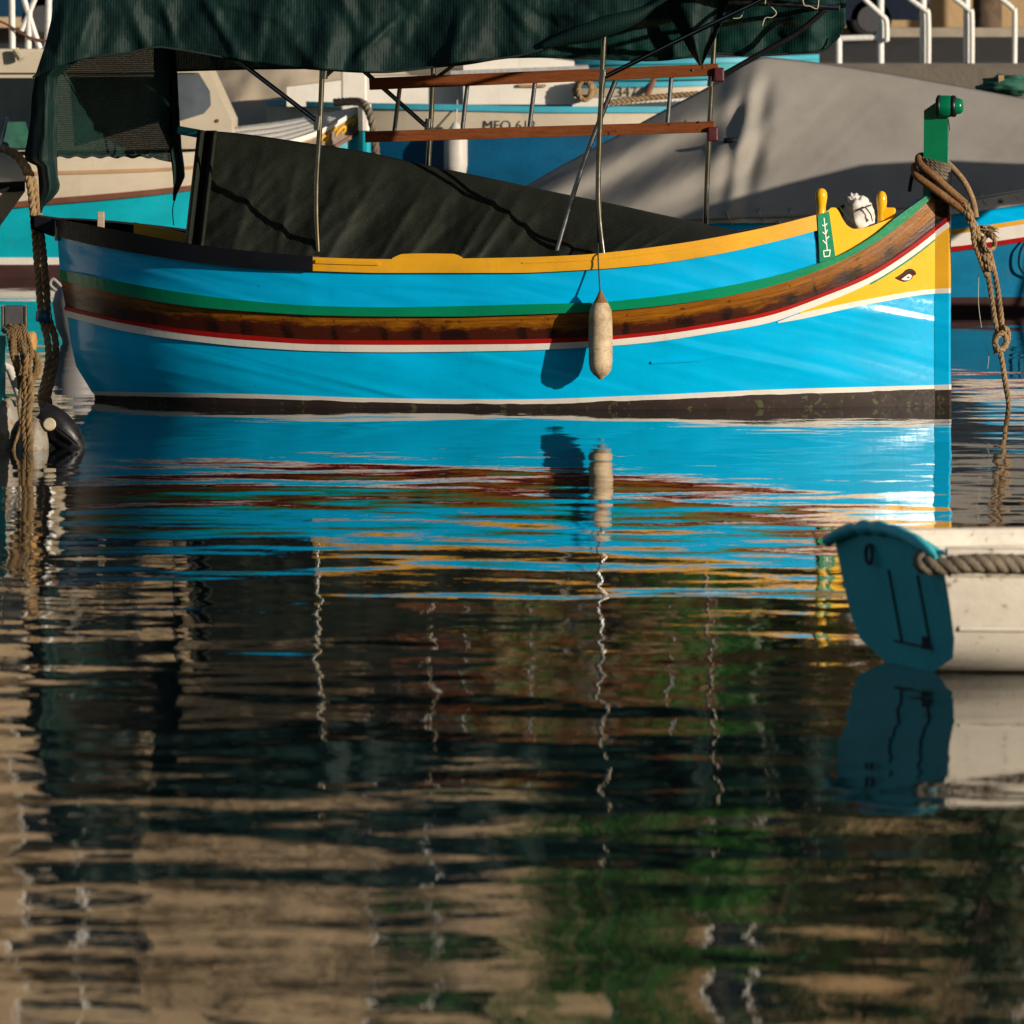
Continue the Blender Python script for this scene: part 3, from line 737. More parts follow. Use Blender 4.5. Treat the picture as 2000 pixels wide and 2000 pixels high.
stem_seg('stem_post', 'sky_blue', 573.5, 572.5, 752, 751)
stem_seg('stem_post', 'boot_white', 752, 751, 762, 761, x1=1857, w=.053)
stem_seg('stem_post', 'antifoul', 762, 761, 850, 850, x1=1857)
# prow post with its barrel-shaped head
wpr = 0.055
pts = [P(px, py, boat.Yl(px, -wpr)) for px, py in ((1803, 385), (1804.5, 216), (1846, 187), (1851, 190), (1851, 385))]
prow = MB().prism(pts, boat.local(0, 2*wpr, 0) - boat.local(0, 0, 0)).build('prow_post', 'post_green', fb, bevel=0.006)
Yb = boat.Yl(1850, -0.03); k = S(Yb); ax = Vector((0.985, -0.17, 0.02))
bc = P(1829, 208, Yb - 0.03)
MB().lathe(bc, ax, [(0, 0), (0, 18*k), (3*k, 20.5*k), (12*k, 21.6*k), (24*k, 21.2*k), (38*k, 19.5*k), (38*k, 0)], 26).build('prow_head', 'post_green', prow, True)
MB().lathe(bc, ax, [(3*k, 20*k), (2.5*k, 22*k), (8*k, 22.5*k), (9*k, 20*k)], 26).build('head_band', 'band_black', prow, True)
MB().lathe(bc, ax, [(31*k, 19*k), (31*k, 21.4*k), (37*k, 21*k), (39.5*k, 17*k)], 26).build('head_band', 'band_black', prow, True)
MB().lathe(bc, ax, [(38*k, 16*k), (46*k, 15*k), (51*k, 12*k), (52.5*k, 8*k), (53*k, 0)], 22).build('head_tip', 'post_green', prow, True)
MB().tube([P(1852, 232, Yb), P(1855, 255, Yb)], 0.004, 6).build('wire_hook', 'steel_dull', prow)
# painted eye
E = lambda pts: [(1720 + x/13.8, 500 + y/13.8) for x, y in pts]
eye = boat.decal(E([(380, 590), (500, 525), (600, 450), (680, 375), (760, 340), (850, 348), (930, 405), (965, 475), (930, 515), (872, 537), (850, 600), (760, 665), (640, 700), (500, 655), (420, 615)]), .0095, 'eye_red', 'painted_eye', fb)
boat.decal(E([(400, 585), (510, 535), (620, 460), (700, 385), (770, 355), (850, 362), (920, 420), (945, 470), (880, 440), (800, 415), (720, 440), (620, 510), (540, 570), (470, 600)]), .0125, 'eye_olive', 'brow', eye)
boat.decal(E([(560, 628), (650, 560), (735, 495), (795, 490), (845, 535), (822, 592), (765, 648), (650, 655)]), .0125, 'eye_white', 'eye_white', eye)
boat.decal(E([(748 + 38*math.cos(a*math.pi/6), 578 + 30*math.sin(a*math.pi/6)) for a in range(12)]), .0150, 'rail_green', 'pupil', eye)
# small timber patch on the topside
boat.band(curve([(1272, 706), (1360, 700), (1430, 692)]), curve([(1272, 711), (1360, 706), (1430, 694)]), ((1272, 1272), (1430, 1430)), 14, 0.012, 0.02, sides=(-1,)).build('patch_batten', 'sky_blue', fb)
# stern fittings
MB().box(P(197, 436, 51.2), (0.05, 0.05, 0.16)).build('stern_peg', 'grey_timber', fb, bevel=0.006)
pts = [P(x, y, boat.Yl(x, .12)) for x, y in ((261, 434), (395, 463), (395, 500), (261, 482))]
MB().prism(pts, (0.0, 0.05, 0)).build('thwart_board', 'cap_yellow', fb)
MB().tube([P(112, 430, 51.35), P(112, 470, 51.35)], 0.02, 8).build('rudder_pin', 'steel_dull', fb)

# ---- canopy frame poles (fixed to the boat)
def pole(pts, l, r=0.0185, mat='steel', name='canopy_pole', par=None, sm=True):
    path = smooth_path([P(x, y, boat.Yl(x, l)) for x, y in pts], 6)
    return MB().tube(path, r, 12).build(name, mat, par or fb, sm)
pn1 = pole([(622, 508), (618, 420), (619, 340), (625, 240), (632, 60), (633, -28)], -.84)
pf2 = pole([(834, 440), (836, 330), (842, 230), (849, 60), (851, -24)], .86)
pn3 = pole([(1179, 500), (1170, 418), (1169, 330), (1176, 150), (1184, 0), (1186, -28)], -.82)
pf4 = pole([(1377, 520), (1378, 440), (1386, 240), (1396, 60), (1398, -24)], .80)
for p_, pts, l in ((pn1, [(621, 238), (470, 122), (440, 98), (330, 10)], -.84), (pf2, [(834, 248), (712, 140), (560, 10)], .86), (pn3, [(1178, 152), (1330, 76), (1470, 8), (1520, -18)], -.82)):
    pole(pts, l, 0.0165, 'steel', 'brace', p_)
for p_, pts, l in ((pn1, [(633, 152), (655, 132)], -.84), (pf2, [(852, 152), (885, 128)], .86)):
    pole(pts, l, 0.013, 'steel_dull', 'brace', p_)
for p_, x, y, l in ((pn1, 621, 240, -.84), (pf2, 836, 246, .86), (pn3, 1177, 150, -.82), (pf4, 1389, 155, .80), (pn1, 634, 140, -.84)):
    Y = boat.Yl(x, l); MB().tube([P(x-1.5, y+14, Y), P(x+1.5, y-14, Y)], 0.025, 12).build('pole_clamp', 'steel', p_, True)
for p_, x, y, l in ((pn1, 622, 505, -.84), (pn3, 1180, 500, -.82)):
    Y = boat.Yl(x, l); MB().box(P(x, y - 1, Y), (0.16, 0.08, 0.03)).build('pole_foot', 'steel_dull', p_)
pole([(1385, 162), (1480, 108), (1560, 62), (1612, 18)], .86, 0.020, 'black_rubber', 'black_strut', pf4)
top_rail = pole([(1400, 2), (1530, 8), (1640, 15)], .25, 0.021, 'steel_dull', 'top_rail')
for l in (-.9, .95): pole([(120, -24), (900, -26), (1640, -22)], l, 0.02, 'steel_dull', 'top_rail')
for x in (120, 632, 1186, 1640):
    a = P(x, -24, boat.Yl(x, -.9)); x2 = x + 190; b_ = P(x2, -24, boat.Yl(x2, .95))
    MB().tube([a, a.lerp(b_, .5) + Vector((0, 0, .10)), b_], 0.018, 10).build('roof_hoop', 'steel_dull', fb, True)
# loose pole leaning in the boat
lp = MB().tube(smooth_path([P(1082, 508, boat.Yl(1082, -.72)), P(1118, 385, boat.Yl(1118, -.70)), P(1150, 290, boat.Yl(1150, -.70)), P(1202, 158, boat.Yl(1202, -.68))], 6), 0.017, 10).build('loose_pole', 'steel_dull', None, True)
tag(lp, 'thin loose metal pole leaning against the right near canopy pole', 'pole')
spar = MB().tube([P(348, 254, boat.Yl(348, .05)), P(415, 266, boat.Yl(415, .05)), P(950, 366, boat.Yl(950, .05)), P(1430, 470, boat.Yl(1430, .05))], 0.030, 12).build('spar', 'teal_paint', None, True)
tag(spar, 'teal spar lying along the boat under the black net cover', 'spar')

# ------------------------------------------------------------------ cloth
def sheet(cols, rows, fn, uvfn=None):
    mb = MB(); g = [[fn(i/(cols-1), j/(rows-1)) for i in range(cols)] for j in range(rows)]; mb.grid(g); return mb
def solid(o, th=0.004):
    md = o.modifiers.new('thickness', 'SOLIDIFY'); md.thickness = th; md.offset = 0; return o

# black net cover hanging over the spar
ridge = curve([(412, 256), (450, 259), (616, 282), (709, 296), (825, 321), (950, 347), (1071, 373), (1185, 396), (1299, 421), (1455, 455)])
def crease(x, y):
    """diagonal gathered folds, in photo pixels"""
    v = 0
    for (xa, ya, xb_, yb_, w, h) in ((760, 305, 640, 500, 30, 1.0), (850, 330, 745, 500, 20, .9), (905, 330, 800, 505, 26, .8), (990, 352, 900, 500, 22, 1.2), (1030, 362, 935, 500, 16, 1.0), (1075, 372, 985, 500, 30, .7), (1295, 420, 1195, 492, 16, .9), (1345, 430, 1260, 480, 14, .8), (520, 270, 455, 490, 28, .7), (590, 280, 540, 495, 30, .6), (690, 293, 600, 490, 34, .7)):
        dx, dy = xb_-xa, yb_-ya; L = math.hypot(dx, dy); d = ((x-xa)*dy - (y-ya)*dx)/L; t = max(0, min(1, ((x-xa)*dx + (y-ya)*dy)/(L*L)))
        v += h*(math.exp(-abs(d)/(w*.55)) + .5*math.exp(-((d + w)/w)**2))*(0.3 + .7*t)
    return v
def tarp_pt(sd):
    def f(u, v):
        xr = lerp(410, 1458, u); xb_ = lerp(383, 1452, u)
        yr = ridge(xr); yb = L_captop(xb_) + 14
        px = lerp(xr, xb_, v); py = lerp(yr, yb, v)
        le = boat.b(xb_, yb, 1.0) - 0.115
        l = lerp(0.0, le, v**0.9)
        fold = crease(px, py)*0.075*math.sin(math.pi*min(1, v*1.02))**.5 + fbm(px*.012, py*.006, 3)*0.03*min(1, v*4) + .016*fbm(px*.03 + py*.03, py*.01, 7)*min(1, v*3)
        if sd < 0: return P(px, py, boat.Yl(px, -l - fold))
        return boat.mirror(P(px, py, boat.Yl(px, -l - fold*.5)))
    return f
tc = MB()
for sd in (-1, 1):
    g = sheet(220, 50, tarp_pt(sd)); tc.add(g.v, g.f)
# gathered left end
def endfold(u, v):
    x = lerp(386, 424, u) - 26*v; y = lerp(255, 482, v); return P(x, y, boat.Yl(x, -.05 - .75*v - .06*math.sin(u*9)))
g = sheet(24, 24, endfold); tc.add(g.v, g.f)
tcv = solid(tc.build('net_cover', 'net_black', None, True))
tag(tcv, 'black woven net cover draped over the spar along the blue boat', 'boat cover')

# green shade net on the frame
sn = empty('shade_net', P(700, -20, 51)); tag(sn, 'dark green shade net tied over the canopy frame of the blue boat', 'shade net')
near_bot = curve([(62, 152), (90, 137), (155, 115), (250, 103), (310, 92), (342, 96), (492, 121), (620, 135), (740, 141), (830, 133), (900, 122), (1000, 111), (1060, 96), (1100, 82), (1180, 58), (1240, 38), (1300, 2)])
def near_left(y): return np.interp(y, [-30, 0, 40, 90, 150], [108, 105, 100, 88, 68])
def drape_crease(x, y):
    v = 0
    for xa, ya, xb_, yb_, w, h in ((395, -10, 470, 118, 7, .05), (430, 5, 560, 40, 6, .03), (560, 60, 620, 130, 8, .04), (660, -20, 700, 60, 9, .05), (695, 112, 775, 38, 5, .04), (820, 0, 760, 130, 10, .04), (905, 20, 880, 118, 8, .05), (980, -10, 1060, 80, 9, .04), (1040, 20, 1150, 30, 8, .04), (250, 0, 285, 95, 9, .06), (180, 20, 150, 112, 8, .05), (130, 0, 110, 120, 7, .05), (320, 10, 345, 90, 7, .05), (520, -10, 500, 110, 9, .03)):
        dx, dy = xb_ - xa, yb_ - ya; L = math.hypot(dx, dy); d = ((x - xa)*dy - (y - ya)*dx)/L; t = ((x - xa)*dx + (y - ya)*dy)/(L*L)
        if -.3 < t < 1.3: v += h*.55*math.exp(-(d/(w*1.6))**2)*math.exp(-((t - .5)/.55)**4)
    return v + .010*fbm(x*.03, y*.02, 12, 3)
def near_fn(u, v):
    px0 = lerp(62, 1302, u); yb = near_bot(px0) + 1.6*fbm(px0*.06, 0, 3, 3); y = lerp(-26, yb, v); px = px0 + (near_left(y) - 62)*(1-u)**6
    f = 0.10*fbm(px*.006 + y*.003, y*.004, 1.5, 2)*(.4 + v) + 0.018*math.sin(px*.05 + y*.02 + 3*fbm(px*.006, y*.004, 4, 1))*(.3 + v) + .035*abs(fbm(px*.008 - y*.010, y*.003, 8, 1)) + drape_crease(px, y)
    f += .05*math.exp(-((px - 640 - (y-140)*-.05)/26)**2)*v
    return P(px, y, boat.Yl(px, -1.0 - f - .08*v))
solid(sheet(420, 40, near_fn).build('near_drape', 'net_green', sn, True))
def roof_fn(u, v):
    l = lerp(-1.0, 1.02, v); px = lerp(106, 1520, u) + 132*v*u + 190*v*(1-u)*.9
    q = P(px, -26 - 10*math.sin(math.pi*v), boat.Yl(px, l)); q.z -= .05*fbm(px*.01, l*2, 2)*math.sin(math.pi*v); return q
solid(sheet(90, 20, roof_fn).build('roof_sheet', 'net_green', sn, True))
far_bot = curve([(300, 139), (345, 138), (500, 134), (640, 133), (760, 135), (900, 126), (1000, 112), (1051, 111), (1128, 113), (1270, 118), (1341, 112), (1398, 104), (1466, 109), (1549, 104), (1607, 99), (1632, 80), (1652, 50)])
def far_fn(u, v):
    px = lerp(300, 1652, u); y = lerp(-26, far_bot(px), v)
    f = 0.07*fbm(px*.010, y*.008, 9) + .02*math.sin(px*.05 + y*.02)
    return P(px, y, boat.Yl(px, 1.03 + f))
solid(sheet(200, 22, far_fn).build('far_drape', 'net_far_sunlit', sn, True))
def cur_fn(u, v):
    px = lerp(92, 336, u); yt = near_bot(px) - 30; yb = curve([(92, 300), (110, 304), (250, 306), (285, 303), (310, 312), (340, 318)])(px); y = lerp(yt, yb, v)
    f = .05*fbm(px*.015, y*.006, 5)
    return P(px, y, boat.Yl(px, lerp(-.9, .98, u) + f))
cur = solid(sheet(90, 60, cur_fn).build('stern_curtain', 'net_curtain', sn, True))
def strip(rows, l, seed, mat, name, amp=.03):
    ys = [r[0] for r in rows]
    def fn(u, v):
        y = lerp(ys[0], ys[-1], v); xl = np.interp(y, ys, [r[1] for r in rows]); xr = np.interp(y, ys, [r[2] for r in rows]); x = lerp(xl, xr, u)
        return P(x, y, boat.Yl(x, l + amp*math.sin(u*7 + seed) + .03*fbm(u*2, y*.01, seed)))
    return solid(sheet(18, 60, fn).build(name, mat, sn, True))
strip([(112, 84, 160), (150, 68, 112), (190, 62, 112), (230, 60, 111), (270, 54, 111), (300, 48, 111), (314, 50, 112), (324, 72, 112), (345, 75, 113), (360, 76, 117), (373, 76, 115), (388, 77, 102), (402, 78, 86), (416, 79, 81)], -1.05, 1, 'net_green', 'corner_tail', .05)
strip([(92, 310, 344), (140, 302, 346), (180, 293, 348), (215, 300, 350), (250, 314, 352), (290, 332, 355), (325, 336, 360), (345, 338, 361), (365, 339, 352), (380, 338, 345), (392, 338, 342)], .95, 4, 'net_green', 'corner_tail', .04)
strip([(-24, 1288, 1446), (0, 1297, 1424), (40, 1314, 1412), (80, 1336, 1395), (105, 1350, 1382), (128, 1366, 1371)], -.7, 2, 'net_green', 'corner_tail', .06)
# rolled hem of the near drape rising to the right
MB().tube(smooth_path([P(x, near_bot(x) - 6, boat.Yl(x, -1.10)) for x in (1060, 1110, 1160, 1200, 1240, 1275, 1300)], 6), [0.02 + .05*math.sin(math.pi*min(1, i/30)) for i in range(37)], 12).build('rolled_hem', 'net_green', sn, True)
for fn_, a, b_, l in ((near_bot, 64, 1060, -1.085), (far_bot, 302, 1640, 1.05)):
    MB().tube([P(x, fn_(x), boat.Yl(x, l - .02)) for x in np.linspace(a, b_, 120)], 0.008, 6).build('hem_cord', 'hem_dark', sn, True)
MB().tube([P(x, 305 + 2*math.sin(x*.2), boat.Yl(x, lerp(-.95, .9, (x-92)/244))) for x in np.linspace(112, 318, 60)], 0.010, 6).build('hem_cord', 'hem_dark', sn, True)
MB().tube(smooth_path([P(341, 390, 51.9), P(337, 410, 51.9), P(339, 440, 51.9)], 5), 0.004, 5).build('loose_thread', 'hem_dark', sn)
for pts in ([(1452, 22), (1446, 34), (1432, 36)], [(1500, 8), (1516, 24), (1508, 34), (1495, 35), (1489, 50)], [(1568, -2), (1571, 10), (1582, 12), (1596, 17), (1599, 0)], [(1496, -5), (1494, 10)]):
    MB().tube(smooth_path([P(x, y, boat.Yl(x, .2)) for x, y in pts], 5), 0.0035, 5).build('tie_string', 'string_pale', sn)

# ------------------------------------------------------------------ ladder hung on the far poles
lad = empty('ladder', P(1060, 210, boat.Yl(1060, .74))); tag(lad, 'wooden ladder with grey metal rungs hung sideways under the shade net', 'ladder')
LY = lambda x: boat.Yl(x, .74)
def lrail(x0, y0, x1, y1, w): return MB().bar(P(x0, y0, LY(x0)), P(x1, y1, LY(x1)), 0.05, w*S(51)).build('rail', 'ladder_wood', lad, bevel=0.004)
lrail(722, 164, 1403, 136, 24); lrail(714, 267.5, 1396, 247.5, 22)
for xt, xb_ in ((782, 769), (914, 902), (1046, 1033), (1180, 1168), (1312, 1303)):
    yt = lerp(164, 136, (xt-722)/681); yb = lerp(267.5, 247.5, (xb_-714)/682)
    MB().tube([P(xt, yt, LY(xt)), P(xb_, yb, LY(xb_))], 0.0155, 10).build('rung', 'alu_rung', lad, True)
for x, y in ((1352, 137), (1374, 132), (1339, 236), (1364, 238.5)):
    MB().lathe(P(x, y, LY(x) - .026), (0, -1, 0), [(0, .009), (.004, .008), (.006, 0)], 10).build('bolt', 'steel', lad, True)
for x, y in ((1404, 146), (1392, 262)):
    MB().box(P(x, y, LY(x) + .0), (0.075, 0.11, 0.10)).build('end_bracket', 'winch_maroon', lad, bevel=0.012)

# ------------------------------------------------------------------ fender
fe = empty('fender', P(1172, 740, boat.pt(1172, 500).y - 0.13)); tag(fe, 'weathered tan cylindrical fender hanging on a cord against the blue hull', 'fender')
FY = boat.pt(1172, 500).y - 0.125; k = S(FY)
fo = MB().lathe(P(1173, 741, FY), (0, 0, 1), [(0, 0), (1*k, 5*k), (4*k, 7*k), (9*k, 14*k), (18*k, 20.5*k), (32*k, 23*k), (80*k, 23.6*k), (115*k, 23*k), (134*k, 21.5*k), (147*k, 16*k), (156*k, 9*k), (161*k, 6*k), (166*k, 4*k), (170*k, 0)], 28).build('fender_body', 'fender_skin', fe, True)
MB().lathe(P(1173, 741, FY), (0, 0, 1), [(150*k, 14*k), (158*k, 9.5*k), (163*k, 7*k), (167*k, 5*k), (172*k, 2.5*k), (176*k, 0)], 16).build('fender_cap', 'hose_tan', fe, True)
gy = boat.pt(1169, 505).y - .05
MB().tube(smooth_path([P(1172, 572, FY), P(1169, 520, gy - .02), P(1168, 497, gy), P(1168, 470, boat.Yl(1168, -.80)), P(1167, 430, boat.Yl(1167, -.83))], 6), 0.005, 6).build('cord', 'string_dark', fe)
MB().lathe(P(1172, 576, FY), (0, 0, 1), [(0, 0), (.004, .012), (.014, .013), (.024, .006), (.03, 0)], 10).build('knot', 'string_dark', fe, True)

# ------------------------------------------------------------------ white sack in the bow
def blob(c, r, amp, freq, seed, n=(36, 24), sq=None):
    mb = MB(); rows = []
    for j in range(n[1] + 1):
        th = math.pi*j/n[1]; row = []
        for i in range(n[0]):
            ph = 2*math.pi*i/n[0]; d = Vector((math.sin(th)*math.cos(ph), math.sin(th)*math.sin(ph), math.cos(th)))
            m = 1 + amp*fbm(d.x*freq + seed, d.y*freq, d.z*freq)
            row.append(Vector(c) + Vector((d.x*r[0], d.y*r[1], d.z*r[2]))*m)
        rows.append(row)
    return mb.grid(rows, closed=True)
SY = boat.Yl(1676, -.16)
sk = empty('tied_sack', P(1676, 450, SY)); tag(sk, 'white sack bundle tied with string between the yellow mooring posts', 'sack')
sb = blob(P(1677, 424, SY), (.118, .12, .125), .30, 1.8, 3)
sb.build('sack_body', 'sack_white', sk, True)
blob(P(1667, 391, SY), (.045, .045, .04), .6, 4, 5).build('sack_neck', 'sack_white', sk, True)
for pts in ([(1640, 405), (1655, 425), (1674, 446)], [(1648, 437), (1663, 418), (1684, 407), (1702, 400)], [(1664, 398), (1666, 420), (1672, 446)], [(1690, 405), (1700, 418), (1704, 432)]):
    MB().tube(smooth_path([P(x, y, SY - .135) for x, y in pts], 5), 0.0045, 6).build('string', 'string_dark', sk)

# ------------------------------------------------------------------ bow mooring rope
mr = empty('bow_mooring_rope', P(1970, 795, 50.3)); tag(mr, 'tan mooring rope looped over the bow post, spliced and knotted into the water', 'rope')
BY = boat.Yl(1830, 0)
def bp(x, y, d=0): return P(x, y, BY + d)
def hose(pts, r, mat='hose_tan', name='hose_sleeve'): return MB().tube(smooth_path(pts, 8), r, 12).build(name, mat, mr, True)
hose([bp(1850, 325, .14), bp(1815, 308, .13), bp(1796, 306, .02), bp(1797, 320, -.10), bp(1820, 340, -.14), bp(1856, 372, -.15), bp(1886, 398, -.13)], 0.026)
hose([bp(1840, 340, .13), bp(1803, 325, .12), bp(1787, 325, .0), bp(1790, 343, -.10), bp(1815, 362, -.14), bp(1850, 388, -.15), bp(1882, 412, -.14)], 0.026)
hose([bp(1842, 312, .05), bp(1862, 330, .02), bp(1884, 357, -.04), bp(1900, 392, -.10), bp(1906, 425, -.12)], 0.022, 'rope_tan')
for j, dy in enumerate((312, 318, 324, 331, 338)):
    r_ = MB(); rope(r_, [bp(1826 + 27*math.cos(a), dy + 5 + 7*math.cos(a), .10*math.sin(a)) for a in np.linspace(0, 2*math.pi, 13)], 0.017, .09, 3, 3); r_.build('whipping', 'rope_grey', mr, True)
MB().tube(smooth_path([bp(1786, 330, -.02), bp(1780, 350, -.03), bp(1776, 374, -.02)], 5), 0.013, 8).build('black_line', 'black_rubber', mr, True)
MB().lathe(bp(1832, 372), (0.15, 0, 1), [(-.06, .06), (.0, .085), (.08, .09), (.14, .075), (.16, 0)], 14).build('rope_pad', 'black_rubber', mr, True)
ra = MB()
for q in range(3):
    rope(ra, [bp(1884 + 5*math.cos(t*2.1 + q*2.1) + t*8.2, 398 + t*21, -.13 + .025*math.sin(t*2.1 + q*2.1)) for t in np.linspace(0, 6.2, 16)], 0.019, .10, 3, 4)
ra.build('braided_splice', 'rope_tan', mr, True)
rb = MB(); rope(rb, [bp(1888, 408, -.12), bp(1900, 440, -.15), bp(1902, 470, -.15), bp(1912, 500, -.14), bp(1928, 540, -.12)], 0.020, .10)
rb.build('braided_splice', 'rope_tan', mr, True)
for pts in ([(1920, 490), (1930, 540), (1938, 590), (1944, 630), (1950, 648)], [(1932, 490), (1944, 540), (1952, 590), (1956, 625), (1957, 645)]):
    r_ = MB(); rope(r_, [bp(x, y, -.12) for x, y in pts], 0.020, .12); r_.build('rope_strand', 'rope_tan', mr, True)
rl_ = MB(); rope(rl_, [bp(1932 + 11*math.cos(a), 474 + 15*math.sin(a), -.15 + .03*math.cos(a*1.7)) for a in np.linspace(0, 12, 26)], .017, .09, 3, 3); rl_.build('rope_lump', 'rope_tan', mr, True)
fr_ = MB(); rq = random.Random(3)
for q in range(26):
    a = bp(1918 + rq.uniform(-6, 6), 446 + rq.uniform(-6, 8), -.12 + rq.uniform(-.03, .03)); e = bp(1942 + rq.uniform(-8, 10), 455 + rq.uniform(-14, 14), -.13 + rq.uniform(-.05, .03))
    fr_.tube([a, a.lerp(e, .5) + Vector((0, 0, .012)), e], [.007, .006, .002], 5)
fr_.build('frayed_end', 'rope_tan', mr, True)
rk = MB()
rope(rk, [bp(1956 + 12*math.cos(a)*1.1, 662 + 22*math.sin(a) - 6*math.cos(a), -.12 + .035*math.sin(a*2)) for a in np.linspace(.4, 6.6, 12)], 0.021, .12)
rope(rk, [bp(1946, 690, -.13), bp(1944, 665, -.16), bp(1958, 650, -.16), bp(1966, 668, -.14), bp(1952, 684, -.15), bp(1944, 672, -.17)], 0.021, .12)
rk.build('rope_knot', 'rope_tan', mr, True)
r_ = MB(); rope(r_, [bp(1952, 680, -.12), bp(1958, 710, -.12), bp(1963, 745, -.12), bp(1969, 780, -.12), bp(1973, 815, -.12), bp(1976, 850, -.12)], 0.020, .12); r_.build('rope_strand', 'rope_tan', mr, True)
for pts in ([(1912, 530), (1911, 590), (1917, 640)], [(1925, 672), (1931, 695), (1929, 720)]):
    MB().tube(smooth_path([bp(x, y, -.1) for x, y in pts], 5), 0.0022, 5).build('loose_thread', 'string_pale', mr)

# ------------------------------------------------------------------ background boats
def drawn_hull(ship, par, tops, zbot, n, x0, x1, mats, off=0.0):
    """bands from lines; last band runs below the water"""
    for i in range(len(tops) - 1):
        ship.band(tops[i], tops[i+1], ((x0(tops[i]), x0(tops[i+1])), (x1(tops[i]), x1(tops[i+1]))), n, off + mats[i][2], .05 + mats[i][2], rows=3).build(mats[i][0], mats[i][1], par, True)
    mb = MB(); ln = tops[-1]
    for sd in (-1, 1):
        rows = [[ship.pt(lerp(x0(ln), x1(ln), i/n), ln(lerp(x0(ln), x1(ln), i/n)), 0, sd) for i in range(n+1)]]
        for zz in (-.02, zbot): rows.append([ship.ptz(lerp(x0(ln), x1(ln), i/n), ln(lerp(x0(ln), x1(ln), i/n)), zz, 0, sd) for i in range(n+1)])
        mb.grid(rows, sd < 0)
    return mb.build('bottom_paint', mats[-1][1], par, True)

# cream cabin cruiser with cyan hull, far left
CB = Ship(75.2, 4, -950, 712, 1.25, .42, .06, .74, 1.4)
cb = empty('cabin_boat', (-3, 75.2, 0)); tag(cb, 'cream cabin boat with cyan hull and ornamented bow behind the stern', 'cabin boat')
C0 = curve([(-950, 300), (0, 304), (200, 303), (350, 298), (520, 284), (590, 266), (640, 246), (702, 209), (715, 200)])
C1 = curve([(-950, 328), (0, 336), (110, 334), (250, 330), (350, 326), (520, 296), (590, 277), (640, 256), (702, 219), (715, 211)])
C2 = curve([(-950, 336), (0, 343), (110, 341), (250, 337), (350, 332), (520, 301), (590, 281), (640, 260), (702, 223), (715, 215)])
C3 = curve([(-950, 392), (0, 395), (100, 387), (200, 379), (345, 365), (380, 361), (520, 330), (600, 305), (656, 282), (702, 254), (715, 246)])
C4 = curve([(-950, 404), (0, 407), (100, 399), (200, 391), (345, 376), (380, 371), (520, 340), (600, 314), (656, 290), (702, 262), (715, 254)])
C5 = curve([(-950, 500), (0, 503), (350, 503), (712, 500)]); C6 = curve([(-950, 516), (0, 517), (350, 517), (712, 514)])
drawn_hull(CB, cb, [C0, C1, C2, C3, C4, C5, C6], -.4, 70, lambda l: -950, lambda l: 712, [('top_strake', 'cream_hull', .02), ('trim_line', 'tan_trim', .03), ('side_strake', 'cream_hull', .012), ('rubbing_rail', 'brown_rail', .05), ('hull', 'cyan_hull', 0), ('boot_stripe', 'strake_white', .006), ('bottom_paint', 'maroon', 0)])
CB.band(C2, C3, ((500, 500), (706, 706)), 20, .022, .03).build('bow_panel', 'ornament_brown', cb)
CB.band(C0, C1, ((430, 430), (708, 708)), 24, .045, .06).build('bow_gunwale', 'white_gel', cb)
def orn(cx, cy, k, flip=1):
    mb = MB()
    for pts in ([(-16, 8), (-10, -2), (0, -6), (8, -2), (6, 6), (-2, 7)], [(8, -2), (16, -12), (24, -14), (27, -8), (20, -6)]):
        path = smooth_path([CB.pt(cx + x*k*flip, cy + y*k - (x*k*flip)*.55, .026) for x, y in pts], 4)
        mb.tube(path, [.006 + .016*math.sin(math.pi*i/(len(path)-1)) for i in range(len(path))], 6)
    mb.build('ornament', 'ornament_yellow', cb, True)
orn(632, 272, .9); orn(668, 254, .8); orn(686, 240, .7)
MB().tube([P(712, 204, 75.1), P(713, 300, 75.1), P(713, 520, 75.1)], .06, 10).build('stem_post', 'cyan_hull', cb)
MB().tube([P(712, 203, 75.05), P(713, 255, 75.05)], .068, 10).build('stem_head', 'white_gel', cb)
ridgeC = curve([(330, 284), (440, 252), (560, 236), (690, 211)])
for j in range(9):                                # planked foredeck; the dark gaps stand in for railing shadow lines
    mb = MB(); rr = []
    for u in np.linspace(0, 1, 24):
        px = lerp(352, 696, u); yb = C0(px) + 1; yt = ridgeC(px); b_ = CB.b(px, 300, 1.4)
        def q(w, up=0): return P(px, lerp(yb, yt, w) - up, CB.Yl(px, -b_*(1-w)*.9))
        a, b2 = j/9 + .012, (j+1)/9 - .012; rr.append([q(a), q(a, 1.6), q(b2, 1.6), q(b2)])
    mb.grid(rr).build('deck_plank', 'deck_grey' if j % 2 == 0 else 'white_gel', cb)
rr = [[P(px, C0(px) + 1, CB.Yl(px, -CB.b(px, 300, 1.4)*.9)), P(px, ridgeC(px), CB.Yl(px, 0))] for px in np.linspace(330, 700, 20)]
MB().grid(rr).build('deck_base', 'deck_dark', cb)  # dark sheet behind the planks, showing as the railing's shadow lines
CY = 74.5
outl = [(-620, 96), (388, 96), (452, 236), (452, 262), (420, 290), (-620, 305)]
MB().prism([P(x, y, CY) for x, y in outl], (0, 1.7, 0)).build('cabin', 'cream_hull', cb, bevel=.05)
MB().prism([P(x, y, CY - .06) for x, y in ((-640, 100), (372, 100), (386, 118), (386, 142), (-640, 142))], (0, 1.85, 0)).build('cabin_roof', 'cream_hull', cb, bevel=.03)
for pts, mt in (([(-560, 152), (112, 152), (108, 200), (92, 292), (-560, 296)], 'dark_glass'), ([(140, 150), (330, 150), (330, 232), (150, 285)], 'dark_glass'), ([(344, 138), (388, 142), (410, 178), (412, 206), (398, 222), (346, 238)], 'grey_glass')):
    w_ = MB().prism([P(x, y, CY - .02) for x, y in pts], (0, .012, 0)).build('window', mt, cb)
